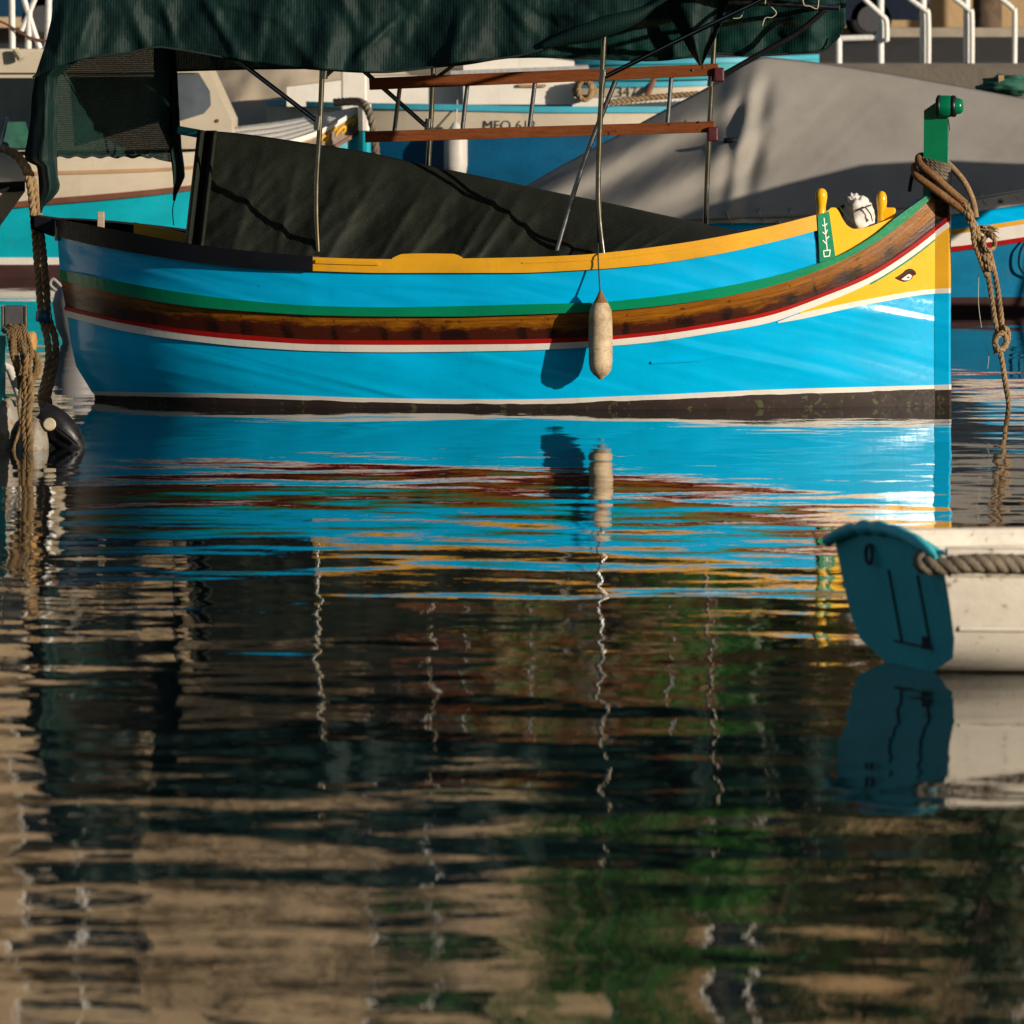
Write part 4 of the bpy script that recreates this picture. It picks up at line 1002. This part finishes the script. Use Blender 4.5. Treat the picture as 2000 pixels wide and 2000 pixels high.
MB().prism([P(x, y, CY - .035) for x, y in ((10, 238), (50, 238), (58, 268), (50, 289), (8, 290))], (0, .012, 0)).build('window_sticker', 'green_canvas', cb)
MB().lathe(P(424, 236, CY), (0, -1, 0), [(0, .02), (.012, .018), (.014, 0)], 10).build('screw_cover', 'brown_rail', cb)
rail = []
for pts, r in (([(22, -60), (24, 95)], .034), ([(57, 20), (55, 95)], .034), ([(96, -60), (94, 60), (92, 97)], .034), ([(44, -10), (66, 60), (78, 95)], .030), ([(72, -12), (56, 28), (42, 60)], .028), ([(-90, -60), (-88, 95)], .034), ([(-200, -40), (140, -40)], .03)):
    MB().tube([P(x, y, CY + .25) for x, y in pts], r, 10).build('roof_rail', 'rail_white', cb, True)
MB().tube(smooth_path([P(-40, 26, CY + .2), P(10, 46, CY + .2), P(60, 74, CY + .2), P(110, 82, CY + .2)], 5), .012, 6).build('roof_cable', 'brown_rail', cb)
MB().tube([P(30, 98, CY - .12), P(42, 116, CY - .16)], .04, 8).build('roof_lamp', 'cap_beige', cb)

# rope over that bow
r_ = MB(); rope(r_, smooth_path([P(x, y, Yv) for x, y, Yv in ((655, 200, 75.6), (690, 198, 75.3), (712, 205, 74.9), (726, 235, 74.7), (732, 275, 74.7), (736, 330, 74.7), (738, 420, 74.7), (742, 545, 74.6))], 2), .045, .22)
tag(r_.build('bow_line', 'rope_grey', None, True), 'thick grey rope hanging over the ornamented bow', 'rope')
ps = empty('mooring_pile', P(692, 550, 78)); tag(ps, 'square white post standing behind the ornamented bow', 'post')
MB().box(P(692, 330, 78), (.27, .27, 2.35)).build('pile', 'white_gel', ps, bevel=.02)
MB().box(P(692, 110, 78), (.31, .31, .06)).build('pile_cap', 'white_gel', ps, bevel=.02)

# beige covered boat between
TB = Ship(84, 0, 200, 900, 1.1, .45, .05)
tb = empty('covered_boat', (-2.6, 84, 0)); tag(tb, 'boat under a creased beige tarpaulin beside the cabin windscreen', 'covered boat')
T0 = curve([(200, 250), (550, 246), (900, 235)]); T1 = curve([(200, 268), (550, 262), (900, 250)]); T2 = curve([(200, 440), (550, 440), (900, 438)])
drawn_hull(TB, tb, [T0, T1, T2], -.3, 30, lambda l: 200, lambda l: 900, [('gunwale', 'light_blue', .03), ('hull', 'light_blue', 0), ('bottom', 'maroon', 0)])
def tbf(sd):
    def f(u, v):
        px = lerp(215, 880, u); yr = curve([(215, 200), (380, 120), (560, 60), (700, 90), (880, 200)])(px); yb = T0(px) + 4
        l = lerp(0, TB.b(px, 250, 1.0) + .04, v**.8) + .07*fbm(px*.012 + v, v*3, 2 + sd) + .05*math.sin(px*.05 - v*4)*v
        p = P(px, lerp(yr, yb, v), TB.Yl(px, -l)); return p if sd < 0 else TB.mirror(p)
    return f
mb = MB()
for sd in (-1, 1): g = sheet(70, 24, tbf(sd)); mb.add(g.v, g.f)
solid(mb.build('tarpaulin', 'beige_canvas', tb, True), .006)

# white and blue boat with a registration number
NB = Ship(81.5, 0, 520, 1620, 1.15, .45, .05, .8)
nbt = empty('motor_boat', (0.4, 81.5, 0)); tag(nbt, 'white motor boat with dark blue hull and black letters behind the ladder', 'motor boat')
N0 = curve([(520, 196), (720, 201), (900, 204), (1100, 208), (1300, 208), (1620, 190)]); N1 = curve([(520, 205), (720, 212), (900, 216), (1100, 220), (1300, 220), (1620, 202)])
N2 = curve([(520, 250), (720, 262), (900, 264), (1100, 262), (1300, 258), (1620, 235)]); N3 = curve([(520, 470), (1100, 474), (1620, 470)])
drawn_hull(NB, nbt, [N0, N1, N2, N3], -.3, 50, lambda l: 520, lambda l: 1620, [('rubbing_rail', 'light_blue', .05), ('side_strake', 'cream_hull', .015), ('hull', 'deep_blue', 0), ('bottom_paint', 'maroon', 0)])
MB().prism([P(x, y, 80.9) for x, y in ((560, 170), (720, 150), (800, 148), (912, 152), (912, 208), (560, 208))], (0, 1.6, 0)).build('foredeck', 'white_gel', nbt, bevel=.12)
MB().prism([P(x, y, 80.6) for x, y in ((905, 118), (1040, 110), (1122, 120), (1122, 204), (905, 204))], (0, 1.7, 0)).build('cabin', 'white_gel', nbt, bevel=.03)
MB().prism([P(x, y, 80.5) for x, y in ((880, 138), (1150, 128), (1150, 138), (880, 148))], (0, 1.9, 0)).build('cabin_roof', 'deck_grey', nbt)
MB().prism([P(x, y, 80.55) for x, y in ((1118, 192), (1420, 190), (1420, 209), (1118, 209))], (0, 1.5, 0)).build('cockpit_coaming', 'white_gel', nbt, bevel=.02)
MB().box(P(1040, 167, 80.57), (.30, .03, .03)).build('grab_handle', 'tan_trim', nbt)
def letters(txt, px, py, Y, size, par, mat='letter_black'):
    cu = bpy.data.curves.new('registration', 'FONT'); cu.body = txt; cu.size = size; cu.extrude = .002; cu.offset = 0
    tmp = bpy.data.objects.new('lettering', cu); col.objects.link(tmp)
    me = bpy.data.meshes.new_from_object(tmp.evaluated_get(bpy.context.evaluated_depsgraph_get()))
    bpy.data.objects.remove(tmp); bpy.data.curves.remove(cu)
    o = bpy.data.objects.new('registration', me); col.objects.link(o); me.materials.clear(); me.materials.append(M[mat])
    o.parent = par; o.location = P(px, py, Y) - Vector(par.location); o.rotation_euler = (R(90), 0, 0); return o
letters('MFO 612', 943, 254, NB.pt(990, 245, .019).y, .150, nbt)
# its fender
fy = NB.pt(890, 260).y - .16; k = S(fy)
f2 = empty('fender', P(890, 345, fy)); tag(f2, 'pale cylindrical fender hanging on the dark blue motor boat', 'fender')
MB().lathe(P(890, 352, fy), (0, 0, 1), [(0, 0), (2*k, 10*k), (10*k, 20*k), (30*k, 23*k), (80*k, 23*k), (96*k, 18*k), (106*k, 9*k), (112*k, 6*k), (114*k, 0)], 24).build('fender_body', 'dirty_white', f2, True)
MB().tube([P(890, 242, fy), P(893, 205, fy + .12), P(893, 196, fy + .2)], .008, 6).build('cord', 'string_pale', f2)
rc = MB()
for q in range(7):
    rope(rc, [P(1142 + (14 + 2*q % 9)*math.cos(a)*.9, 188 - 15 + (24 - q)*math.sin(a)*.8 + 3, 80.35 + .03*q) for a in np.linspace(0, 6.28, 13)], .03, .16, 3, 2)
tag(rc.build('rope_coil', 'rope_tan', None, True), 'coil of tan rope hanging on the white cabin beside the letters', 'rope')

# cream boat and teal boat farther back
KB = Ship(90, 0, 980, 1560, .95, .45, .05)
kb = empty('row_boat', (1.6, 90, 0)); tag(kb, 'cream boat with dark number, mostly hidden behind the white motor boat', 'row boat')
K0 = curve([(980, 158), (1250, 160), (1560, 150)]); K1 = curve([(980, 168), (1250, 170), (1560, 160)]); K2 = curve([(980, 215), (1250, 216), (1560, 208)]); K3 = curve([(980, 430), (1560, 428)])
drawn_hull(KB, kb, [K0, K1, K2, K3], -.3, 30, lambda l: 980, lambda l: 1560, [('gunwale', 'light_blue', .04), ('side_strake', 'cream_hull', .01), ('hull', 'cream_hull', 0), ('bottom_paint', 'maroon', 0)])
letters('347', 1203, 189, KB.pt(1220, 180, .016).y, .17, kb)
MB().tube([P(1280, 148, 89.0), P(1262, 190, 88.8)], .035, 8).build('oar_shaft', 'brown_rail', kb)
MB().grid([[KB.pt(x, K0(x) + 4, -.02, sd) for x in np.linspace(990, 1550, 20)] for sd in (-1, 1)]).build('deck', 'deck_grey', kb)
r_ = MB(); rope(r_, [P(1190, 200, 80.2), P(1280, 190, 80.2), P(1360, 184, 80.2), P(1430, 182, 80.2)], .035, .16); tag(r_.build('mooring_line', 'rope_tan', None, True), 'tan rope stretched along the white coaming behind the ladder', 'rope')
GB = Ship(95, 0, 1040, 1602, .95, .45, .05)
gb = empty('teal_boat', (2.8, 95, 0)); tag(gb, 'teal boat against the quay behind the grey tarpaulin boat', 'boat')
G0 = curve([(1040, 118), (1450, 112), (1602, 106)]); G1 = curve([(1040, 128), (1450, 122), (1602, 115)]); G2 = curve([(1040, 400), (1602, 400)])
drawn_hull(GB, gb, [G0, G1, G2], -.3, 30, lambda l: 1040, lambda l: 1600, [('gunwale', 'light_blue', .04), ('hull', 'teal_paint', 0), ('bottom_paint', 'maroon', 0)])
MB().grid([[GB.pt(x, G0(x) + 4, -.02, sd) for x in np.linspace(1050, 1590, 20)] for sd in (-1, 1)]).build('deck', 'teal_paint', gb)

# grey tarpaulin boat on the right
RB = Ship(67.0, 0, 860, 2600, 1.12, .42, .06, .8, 1.2, 2.6)
rbt = empty('covered_boat', (3.4, 67, 0)); tag(rbt, 'blue boat with yellow, white and red stripes under a big grey tarpaulin', 'covered boat')
g0 = curve([(860, 440), (1100, 432), (1400, 424), (1600, 416), (1855, 393), (2000, 369), (2300, 310), (2600, 240)])
mk = lambda d: (lambda x: g0(x) + d(x))
g1 = mk(lambda x: np.interp(x, [860, 1400, 1855, 2000, 2600], [12, 12, 26, 30, 32]))
g2 = mk(lambda x: np.interp(x, [860, 1400, 1855, 2000, 2600], [36, 40, 56, 60, 64])); g3 = mk(lambda x: np.interp(x, [860, 1400, 1855, 2000, 2600], [44, 48, 64, 68, 72]))
g4 = mk(lambda x: np.interp(x, [860, 1400, 1855, 2000, 2600], [64, 70, 89, 94, 100])); g5 = mk(lambda x: np.interp(x, [860, 1400, 1855, 2000, 2600], [72, 78, 98, 103, 110]))
g6 = curve([(860, 582), (2000, 580), (2600, 576)])
drawn_hull(RB, rbt, [g0, g1, g2, g3, g4, g5, g6], -.35, 70, lambda l: 860, lambda l: 2600, [('gunwale', 'dirty_white', .05), ('upper_strake', 'upper_blue', .01), ('yellow_stripe', 'cap_yellow', .03), ('white_stripe', 'strake_white', .014), ('red_stripe', 'line_red', .04), ('hull', 'hull_blue_dull', 0), ('bottom_paint', 'maroon', 0)])
rid = curve([(930, 415), (960, 396), (1000, 377), (1100, 322), (1200, 268), (1300, 214), (1400, 160), (1452, 124), (1490, 112), (1560, 118), (1700, 138), (1850, 164), (2000, 192), (2300, 240), (2560, 255)])
def rtf(sd):
    def f(u, v):
        px = lerp(930, 2560, u); yr = rid(px); yb = g0(px) + 4; w = v**.85
        y = lerp(yr, yb, v); l = lerp(0, RB.b(px, 400, 1.1) + .055, w)
        fo = .03*fbm(px*.004, y*.005, 4 + sd, 2) + .010*fbm(px*.02 + y*.02, y*.004, 8)*(1 if px < 1520 else .5)
        if px < 1500:                                   # long tension folds running to the low end
            s = (y - yr); ang = y + .56*(px - 1000)
            fo += .11*math.sin(ang*.05)*math.sin(math.pi*min(1, v))*min(1, (1500 - px)/60)
        for xc, a, wd in ((1478, .10, 14), (1508, -.07, 16), (1438, .06, 22)):
            fo += a*math.exp(-((px - xc + (y - 112)*.18)/wd)**2)*min(1, v*3)*(1 - .5*v)
        p = P(px, y, RB.Yl(px, -l - fo*min(1, v*5))); return p if sd < 0 else RB.mirror(p)
    return f
mb = MB()
for sd in (-1, 1): g = sheet(260, 50, rtf(sd)); mb.add(g.v, g.f)
solid(mb.build('tarpaulin', 'grey_canvas', rbt, True), .006)
MB().lathe(rtf(-1)((1428 - 930)/1630, .47) + Vector((-.07, -.035, 0)), (1, 0, .05), [(0, 0), (.005, .025), (.14, .025), (.145, 0)], 10).build('tarpaulin_toggle', 'black_rubber', rbt, True)
for px in (1521, 1955, 1700): MB().lathe(RB.pt(px, g0(px) + 15, .055), (0, -1, 0), [(0, .022), (.01, .02), (.014, 0)], 10).build('rivet', 'steel_dull', rbt)
for px in range(1420, 2010, 62):
    e_ = rtf(-1)((px - 930)/1630, .955) + Vector((0, -.012, 0))
    ey = MB().lathe(e_, (0, -1, .1), [(0, .020), (.006, .019), (.006, .010), (0, .009)], 12).build('eyelet', 'steel_dull', rbt, True)
    MB().tube(smooth_path([e_ + Vector((0, -.006, 0)), e_ + Vector((.02, -.02, -.06)), RB.pt(px + 10, g0(px + 10) + 16, .06)], 4), .0055, 6).build('tie_cord', 'string_pale', rbt, True)
r_ = MB().tube(smooth_path([RB.pt(2004, 470, .04), RB.pt(1993, 490, .06), RB.pt(1990, 515, .06), RB.pt(1996, 530, .06), RB.pt(2010, 540, .05)], 6), .010, 6).build('fender_loop', 'black_rubber', rbt, True)
gc = empty('rolled_net', P(1962, 160, 70)); tag(gc, 'rolled green net bundle lying beyond the grey tarpaulin at the right edge', 'net bundle')
GBY = 69.5
blob(P(1968, 168, GBY), (.26, .22, .10), .25, 2.2, 9).build('net_roll', 'green_canvas', gc, True)
MB().box(P(1955, 157, GBY - .14), (.05, .10, .10)).build('strap', 'tan_trim', gc)
# moored cruiser outside the frame on the right: it throws the shadow across the grey tarpaulin
OB = Ship(62.6, 0, 2200, 3700, .95, .45, .06)
ob = empty('cabin_boat', (7.2, 62.6, 0)); tag(ob, 'white cabin cruiser moored to the right of the grey tarpaulin boat', 'cabin boat')
O0 = curve([(2200, 420), (2900, 440), (3700, 420)]); O1 = curve([(2200, 445), (2900, 462), (3700, 442)]); O2 = curve([(2200, 610), (3700, 610)])
drawn_hull(OB, ob, [O0, O1, O2], -.3, 30, lambda l: 2200, lambda l: 3700, [('gunwale', 'light_blue', .04), ('hull', 'white_gel', 0), ('bottom_paint', 'maroon', 0)])
MB().grid([[OB.pt(x, O0(x) + 4, -.02, sd) for x in np.linspace(2220, 3680, 24)] for sd in (-1, 1)]).build('deck', 'white_gel', ob)
MB().prism([OB.local(a, -.35, z) for a, z in ((5.6, .9), (5.7, 1.96), (6.4, 2.22), (7.2, 2.42), (8.0, 2.48), (9.6, 2.40), (9.6, 2.26), (8.3, 2.12), (7.2, 1.28), (7.0, .9))], (0, .7, 0)).build('cabin', 'white_gel', ob, bevel=.03)
MB().prism([OB.local(a, -.365, z) for a, z in ((5.95, 1.5), (6.0, 1.9), (7.0, 2.2), (6.9, 1.5))], (0, .012, 0)).build('window', 'dark_glass', ob)
MB().tube([OB.local(9.4, -.3, .7), OB.local(9.4, -.3, 2.28)], .025, 8).build('roof_post', 'steel', ob)

# ------------------------------------------------------------------ railings on the quay
for i, (xp, bent, yb) in enumerate(((1638, None, 125), (1720, [(1676, -18), (1692, 2), (1722, 30), (1731, 42), (1732, 80)], 140), (1803, [(1760, -18), (1780, 0), (1806, 20), (1813, 34), (1813, 150)], 150), (1888, [(1845, -18), (1868, 0), (1892, 20), (1898, 32), (1898, 165)], 164), (None, [(1935, -18), (1958, 0), (1978, 17), (1982, 28), (1981, 146)], 146))):
    yq = 98.6; rl = empty('handrail', P(xp or 1981, 190, yq)); rl.location.z = QZ + .06
    tag(rl, ['low white handrail end post with crossbar beside the green net', 'white handrail with a short bent pipe, second from the left', 'white handrail with a bent pipe, middle of the five', 'white handrail with a bent pipe, second from the right', 'single bent white handrail pipe at the right edge'][i], 'handrail', 'white handrails on the quay')
    zb = QZ + .06
    if xp:
        top = P(xp, 75 if i == 0 else -60, yq); MB().tube([Vector((top.x, yq, zb)), top], .046, 12).build('post', 'rail_white', rl, True)
    if i == 0: MB().tube([P(1638, 75, yq), P(1722, 73, yq)], .040, 12).build('crossbar', 'rail_white', rl, True)
    if bent:
        pts = [P(x, y, yq - .12) for x, y in bent]
        if i >= 2: pts.append(Vector((pts[-1].x, yq - .12, zb)))
        MB().tube(smooth_path(pts, 6), .036, 12).build('bent_pipe', 'rail_white', rl, True)
        if i == 1: MB().tube([P(1732, 78, yq - .12), P(1722, 79, yq)], .03, 8).build('pipe_bracket', 'rail_white', rl)

# ------------------------------------------------------------------ white bow at the left edge and its rope
WS = Ship(52.8, -6, -1100, lambda py: float(np.interp(py, [280, 362, 440, 800], [36, 52, 0, -130])), .95, .45, .04)
wb = empty('dinghy', (-6.3, 52.8, 0)); tag(wb, 'white boat bow with a black rubber guard poking in at the left edge', 'dinghy')
W0 = curve([(-1100, 330), (-200, 300), (40, 288)]); W1 = curve([(-1100, 385), (-200, 365), (60, 353)]); W2 = curve([(-1100, 405), (-200, 385), (60, 373)]); W3 = curve([(-1100, 600), (-200, 500), (10, 436)]); W4 = curve([(-1100, 700), (-200, 680), (0, 640)])
drawn_hull(WS, wb, [W0, W1, W2, W3, W4], -.3, 40, lambda l: -1100, lambda l: {id(W0): 34, id(W1): 49, id(W2): 49, id(W3): 2, id(W4): -75}.get(id(l), 0), [('top_strake', 'white_gel', .01), ('rubber_guard', 'black_rubber', .045), ('flare', 'cream_hull', 0), ('hull', 'white_gel', 0), ('hull', 'white_gel', 0)])
MB().grid([[WS.pt(x, W0(x) + 2, -.02, sd) for x in np.linspace(-1090, 30, 24)] for sd in (-1, 1)]).build('deck', 'white_gel', wb)
MB().tube([P(-30, 236, 52.6), P(14, 228, 52.6), P(2, 288, 52.6)], .016, 8).build('pulpit_rail', 'steel', wb, True)
MB().lathe(P(10, 292, 52.6), (0, 0, 1), [(0, .03), (.03, .034), (.05, .02), (.055, 0)], 12).build('bow_fitting', 'steel', wb, True)
lr = empty('hanging_rope', P(92, 790, 51.9)); tag(lr, 'doubled tan rope hanging from the left edge down into the water', 'rope')
for dx, s_ in ((0, 0), (13, 1)):
    r_ = MB(); rope(r_, [P(x + dx*w, y, 51.60 + .05*s_) for x, y, w in ((-30, 290, .2), (8, 292, .3), (38, 312, .4), (56, 352, .6), (64, 410, .8), (70, 480, 1), (76, 560, 1.1), (82, 620, 1), (92, 660, 1.2), (95, 700, 1), (88, 740, 1), (80, 775, 1), (76, 815, 1))], .027, .15); r_.build('rope_strand', 'rope_tan', lr, True)
MB().lathe(P(85, 618, 51.58), (0.1, 0, 1), [(-.04, .045), (-.03, .055), (.03, .055), (.04, .045)], 12).build('blue_binding', 'deep_blue', lr, True)
# pale plastic tank hull showing behind the stern
wt = empty('white_skiff', (-5.2, 60.5, 0)); tag(wt, 'pale grey skiff stern showing between the hanging rope and the blue stern', 'skiff')
MB().lathe(P(150, 664, 60.2), (0, 0, 1), [(-.3, .10), (0, .12), (.10, .17), (.30, .20), (.42, .17), (.50, .12), (.54, .05), (.545, 0)], 22, 1.0).build('stern_pod', 'pod_grey', wt, True)
MB().tube(smooth_path([P(120, 560, 60.0), P(104, 545, 60.0), P(98, 556, 60.0), P(110, 568, 60.0)], 5), .014, 8).build('tow_eye', 'pod_grey', wt, True)
SK = Ship(61.2, 0, 240, 900, .6, .4, .05)
k0 = curve([(165, 600), (900, 590)]); k1 = curve([(165, 640), (900, 640)])
drawn_hull(SK, wt, [k0, k1], -.2, 24, lambda l: 240, lambda l: 900, [('hull', 'dirty_white', 0), ('hull', 'dirty_white', 0)])
MB().grid([[SK.pt(x, k0(x) + 2, -.01, sd) for x in np.linspace(245, 890, 20)] for sd in (-1, 1)]).build('deck', 'dirty_white', wt)

# ------------------------------------------------------------------ mooring post cluster at the left edge
MY = 45.6
mp = empty('mooring_post', P(5, 890, MY)); tag(mp, 'weathered blue mooring post with metal bracket at the left edge', 'mooring post')
MB().tube([P(-14, 655, MY), P(-20, 960, MY)], .085, 16).build('post', 'teal_paint', mp, True)
MB().lathe(P(30, 668, MY), (1, -.2, .06), [(0, 0), (0, .058), (.01, .062), (.12, .060), (.126, .054), (.126, 0)], 20).build('roller', 'peeled_timber', mp, True)
MB().box(P(28, 617, MY), (.12, .10, .13)).build('bracket', 'deck_dark', mp, bevel=.008)
for x in (5, 50): MB().tube([P(x, 644, MY - .05), P(x, 598, MY - .05)], .010, 8).build('bracket_bar', 'steel', mp, True)
MB().tube([P(-30, 700, MY), P(20, 720, MY), P(45, 790, MY - .02)], .03, 8).build('strut', 'dirty_white', mp, True)
hr = empty('rope_hank', P(45, 890, MY - .12)); tag(hr, 'frayed brown rope hank hanging from the mooring post into the water', 'rope')
rnd = random.Random(5)
for q in range(9):
    x0 = 20 + q*4.5; r_ = MB()
    rope(r_, [P(x0 - 16 + rnd.uniform(-4, 4), 640 + rnd.uniform(-6, 8), MY - .05), P(x0 - 4, 650, MY - .14), P(x0 + rnd.uniform(-5, 5), 690, MY - .15 - .01*(q % 3)), P(34 + q*3 + rnd.uniform(-6, 6), 730, MY - .15), P(38 + q*2.4 + rnd.uniform(-5, 5), 760 + rnd.uniform(-8, 8), MY - .13)], .014 + .006*rnd.random(), .07, 3, 5, 5); r_.build('rope_loop', 'rope_brown', hr, True)
for pts, rr_ in (([(52, 690), (48, 740), (50, 780), (46, 830), (52, 900)], .020), ([(56, 730), (60, 770), (55, 815), (58, 850), (55, 905)], .026), ([(44, 740), (36, 790), (40, 830), (28, 870), (30, 900)], .010), ([(40, 760), (44, 800), (36, 850), (24, 880), (26, 895)], .007)):
    r_ = MB(); rope(r_, [P(x, y, MY - .22) for x, y in pts], rr_, rr_*6, 3, 6, 5); r_.build('rope_strand', 'rope_brown', hr, True)
rope_l = MB(); rope(rope_l, [P(58, 690, MY - .1), P(72, 700, MY - .1), P(70, 730, MY - .1), P(58, 745, MY - .12)], .028, .1); rope_l.build('rope_loop', 'rope_brown', hr, True)
def buoy(name, x, y, rx, rz, Y, mat, label, rot=0):
    o = empty(name, P(x, y, Y)); tag(o, label, 'buoy'); return o
b1 = buoy('mooring_buoy', 12, 890, 0, 0, MY - .02, '', 'big scuffed grey mooring buoy at the left edge under the rope')
blob(P(4, 838, MY + .02), (.115, .12, .22), .12, 1.5, 2).build('float', 'buoy_skin', b1, True)
b2 = buoy('mooring_buoy', 68, 890, 0, 0, MY - .1, '', 'white rust-stained mooring buoy between the grey and black floats')
blob(P(62, 866, MY - .07), (.105, .10, .165), .10, 1.6, 6).build('float', 'buoy_skin', b2, True)
b3 = buoy('mooring_buoy', 120, 890, 0, 0, MY, '', 'black plastic mooring float with a beige cap beside the blue stern')
mb = MB(); rows = []
for u in np.linspace(0, 1, 18):
    c = P(lerp(78, 158, u), lerp(806, 880, u**1.1), MY + .05); r0 = .118*math.sin(math.pi*min(1, .14 + u*.78))**.5
    rows.append([c + Vector((.5*r0*math.cos(a), r0*.8*math.sin(a), r0*.75*math.cos(a))) for a in np.linspace(0, 2*math.pi, 21)[:-1]])
mb.grid(rows, closed=True); mb.poly(rows[0]); mb.poly(rows[-1][::-1])
fl = mb.build('float', 'buoy_black', b3, True)
MB().lathe(P(97, 829, MY - .095), (0, -1, .1), [(0, .040), (.03, .040), (.036, .034), (.036, 0)], 20).build('cap', 'cap_beige', fl)
MB().tube([P(112, 832, MY - .085), P(135, 850, MY - .085), P(152, 866, MY - .06)], .010, 8).build('moulded_rib', 'buoy_black', fl, True)

# ------------------------------------------------------------------ white rowing boat, front right
A = Vector((1.85, 29.85, 0)); Bf = Vector((1.428, 31.0, 0)); w_ = (Bf - A); fwd = Vector((w_.y, -w_.x, 0)).normalized()
rd = empty('rowing_boat', (3, 30.6, 0)); tag(rd, 'small white rowing boat with teal transom and rope edging, front right', 'rowing boat')
lat = w_.normalized(); bw = w_.length; ctr = (A + Bf)/2
def rp(a, l, z): return ctr + fwd*a + lat*l + Vector((0, 0, z))
Lh = 3.3
def sec(a):
    t = a/Lh; m = (0.90 + .22*math.sin(math.pi*min(1, t*1.25)))*(1 - max(0, (t-.55)/.45)**2.2) if t < 1 else 0
    hb_ = bw/2*m + .015; sh = .50 + .16*max(0, t-.4)**1.6 - .03*math.sin(math.pi*t); kl = -.07 - .07*math.sin(math.pi*min(1, t*1.1)) + .30*max(0, (t-.7)/.3)**2
    pts = []
    for (f, zz) in ((1, 1), (.985, .62), (.95, .32), (.86, .15), (.45, .00), (.0, -.02)):
        z = sh*zz - (.10*math.sin(math.pi*min(1, t*1.05)) if zz < .35 else 0)
        pts.append((hb_*f, max(z, kl) if f > .01 else kl))
    return pts, hb_, sh
rake = lambda a, z: a - .10*(z/.5)*max(0, 1 - a/.6)
rows_n, rows_f = [], []
for a in np.linspace(0, Lh, 36):
    pts, hb_, sh = sec(a)
    rows_n.append([rp(rake(a, z), -l, z) for l, z in pts]); rows_f.append([rp(rake(a, z), l, z) for l, z in pts])
MB().grid(rows_n, True).grid(rows_f).build('hull', 'skiff_white', rd, True)
inn = MB(); inn.grid([[rp(rake(a, z), -l + .03*(l > .03), z + .02) for l, z in sec(a)[0]] for a in np.linspace(.03, Lh - .1, 30)]); inn.grid([[rp(rake(a, z), l - .03*(l > .03), z + .02) for l, z in sec(a)[0]] for a in np.linspace(.03, Lh - .1, 30)], True)
inn.build('inner_skin', 'skiff_white', rd, True)
p0 = sec(0)[0]
ring = [rp(rake(0, z), -l, z) for l, z in p0] + [rp(rake(0, z), l, z) for l, z in reversed(p0[:-1])]
crown = [rp(rake(0, z), l, z) for l, z in ((bw*.30, .545), (0, .565), (-bw*.30, .545))]
tr = MB().prism(ring + crown, fwd*.035).build('transom', 'transom_teal', rd)
for a0, b0, a1, b1 in ((-.28, .40, -.28, .10), (.02, .40, .02, .10), (-.30, .10, .10, .10)):
    MB().bar(rp(rake(0, b0) - .004, a0, b0), rp(rake(0, b1) - .004, a1, b1), .009, .008, lat).build('panel_seam', 'deck_dark', tr)
MB().box(rp(rake(0, .12) - .01, -.26, .12), (.04, .04, .05)).build('drain_plug', 'deck_dark', tr)
MB().tube([rp(rake(0, .46) - .02, .16 + .035*math.cos(a), .455 + .04*math.sin(a)) for a in np.linspace(0, 6.28, 14)], .008, 6).build('ring_bolt', 'deck_dark', tr, True)
for sd in (-1, 1):
    g_ = MB(); g_.tube([rp(rake(a, .5) , sd*(sec(a)[1] - .01), sec(a)[2] + .012) for a in np.linspace(.02, Lh - .02, 40)], .022, 8); g_.build('gunwale', 'skiff_white', rd, True)
MB().bar(rp(.9, -.55, .34), rp(.9, .55, .34), .24, .03).build('thwart', 'white_gel', rd)
MB().bar(rp(2.0, -.5, .36), rp(2.0, .5, .36), .24, .03).build('thwart', 'white_gel', rd)
MB().prism([rp(-.02, -.015, z) + fwd*x for x, z in ((-.06, .0), (-.02, .0), (.4, -.12), (.4, -.34), (-.05, -.34))], lat*.03).build('skeg', 'deck_dark', rd)
tp_ = [rp(rake(0, .53) - .015, l, .572 - .10*(abs(l)/(bw/2))**2.2) for l in np.linspace(bw/2 - .03, -bw/2 + .05, 30)]
MB().tube(tp_, [(.027 + .012*fbm(i*.45, 1, 2))*(1 if i < 27 else (1 - .25*(i - 26))) for i in range(30)], 12).build('transom_padding', 'transom_teal', rd, True)
er = MB(); rope(er, [tp_[-4] + Vector((0, 0, -.03)), tp_[-2] + Vector((0, 0, -.045)) - fwd*.03] + [rp(a, -sec(a)[1] - .040, sec(a)[2] - .030) for a in np.linspace(.03, Lh - .1, 24)], .040, .15, 3, 6, 8); er.build('rope_edging', 'rope_grey', rd, True)
for dz, mt_ in ((-.075, 'skiff_white'), (-.30, 'skiff_white')):
    for sd in (-1, 1): MB().tube([rp(rake(a, sec(a)[2] + dz) + .012, sd*(np.interp(sec(a)[2] + dz, [z for l, z in sec(a)[0]][::-1], [l for l, z in sec(a)[0]][::-1]) + .004), sec(a)[2] + dz) for a in np.linspace(.01, Lh - .15, 40)], .013, 8).build('strake', mt_, rd, True)
for dz in (-.05, -.085): MB().tube([rp(a, sec(a)[1] - .045, sec(a)[2] + dz) for a in np.linspace(.08, Lh - .3, 40)], .010, 8).build('inwale', 'skiff_white', rd, True)
rope_f = MB(); rope(rope_f, [rp(a, sec(a)[1] + .03, sec(a)[2] - .03) for a in np.linspace(0, Lh - .1, 16)], .034, .17, 3, 4, 6); rope_f.build('rope_edging', 'rope_grey', rd, True)
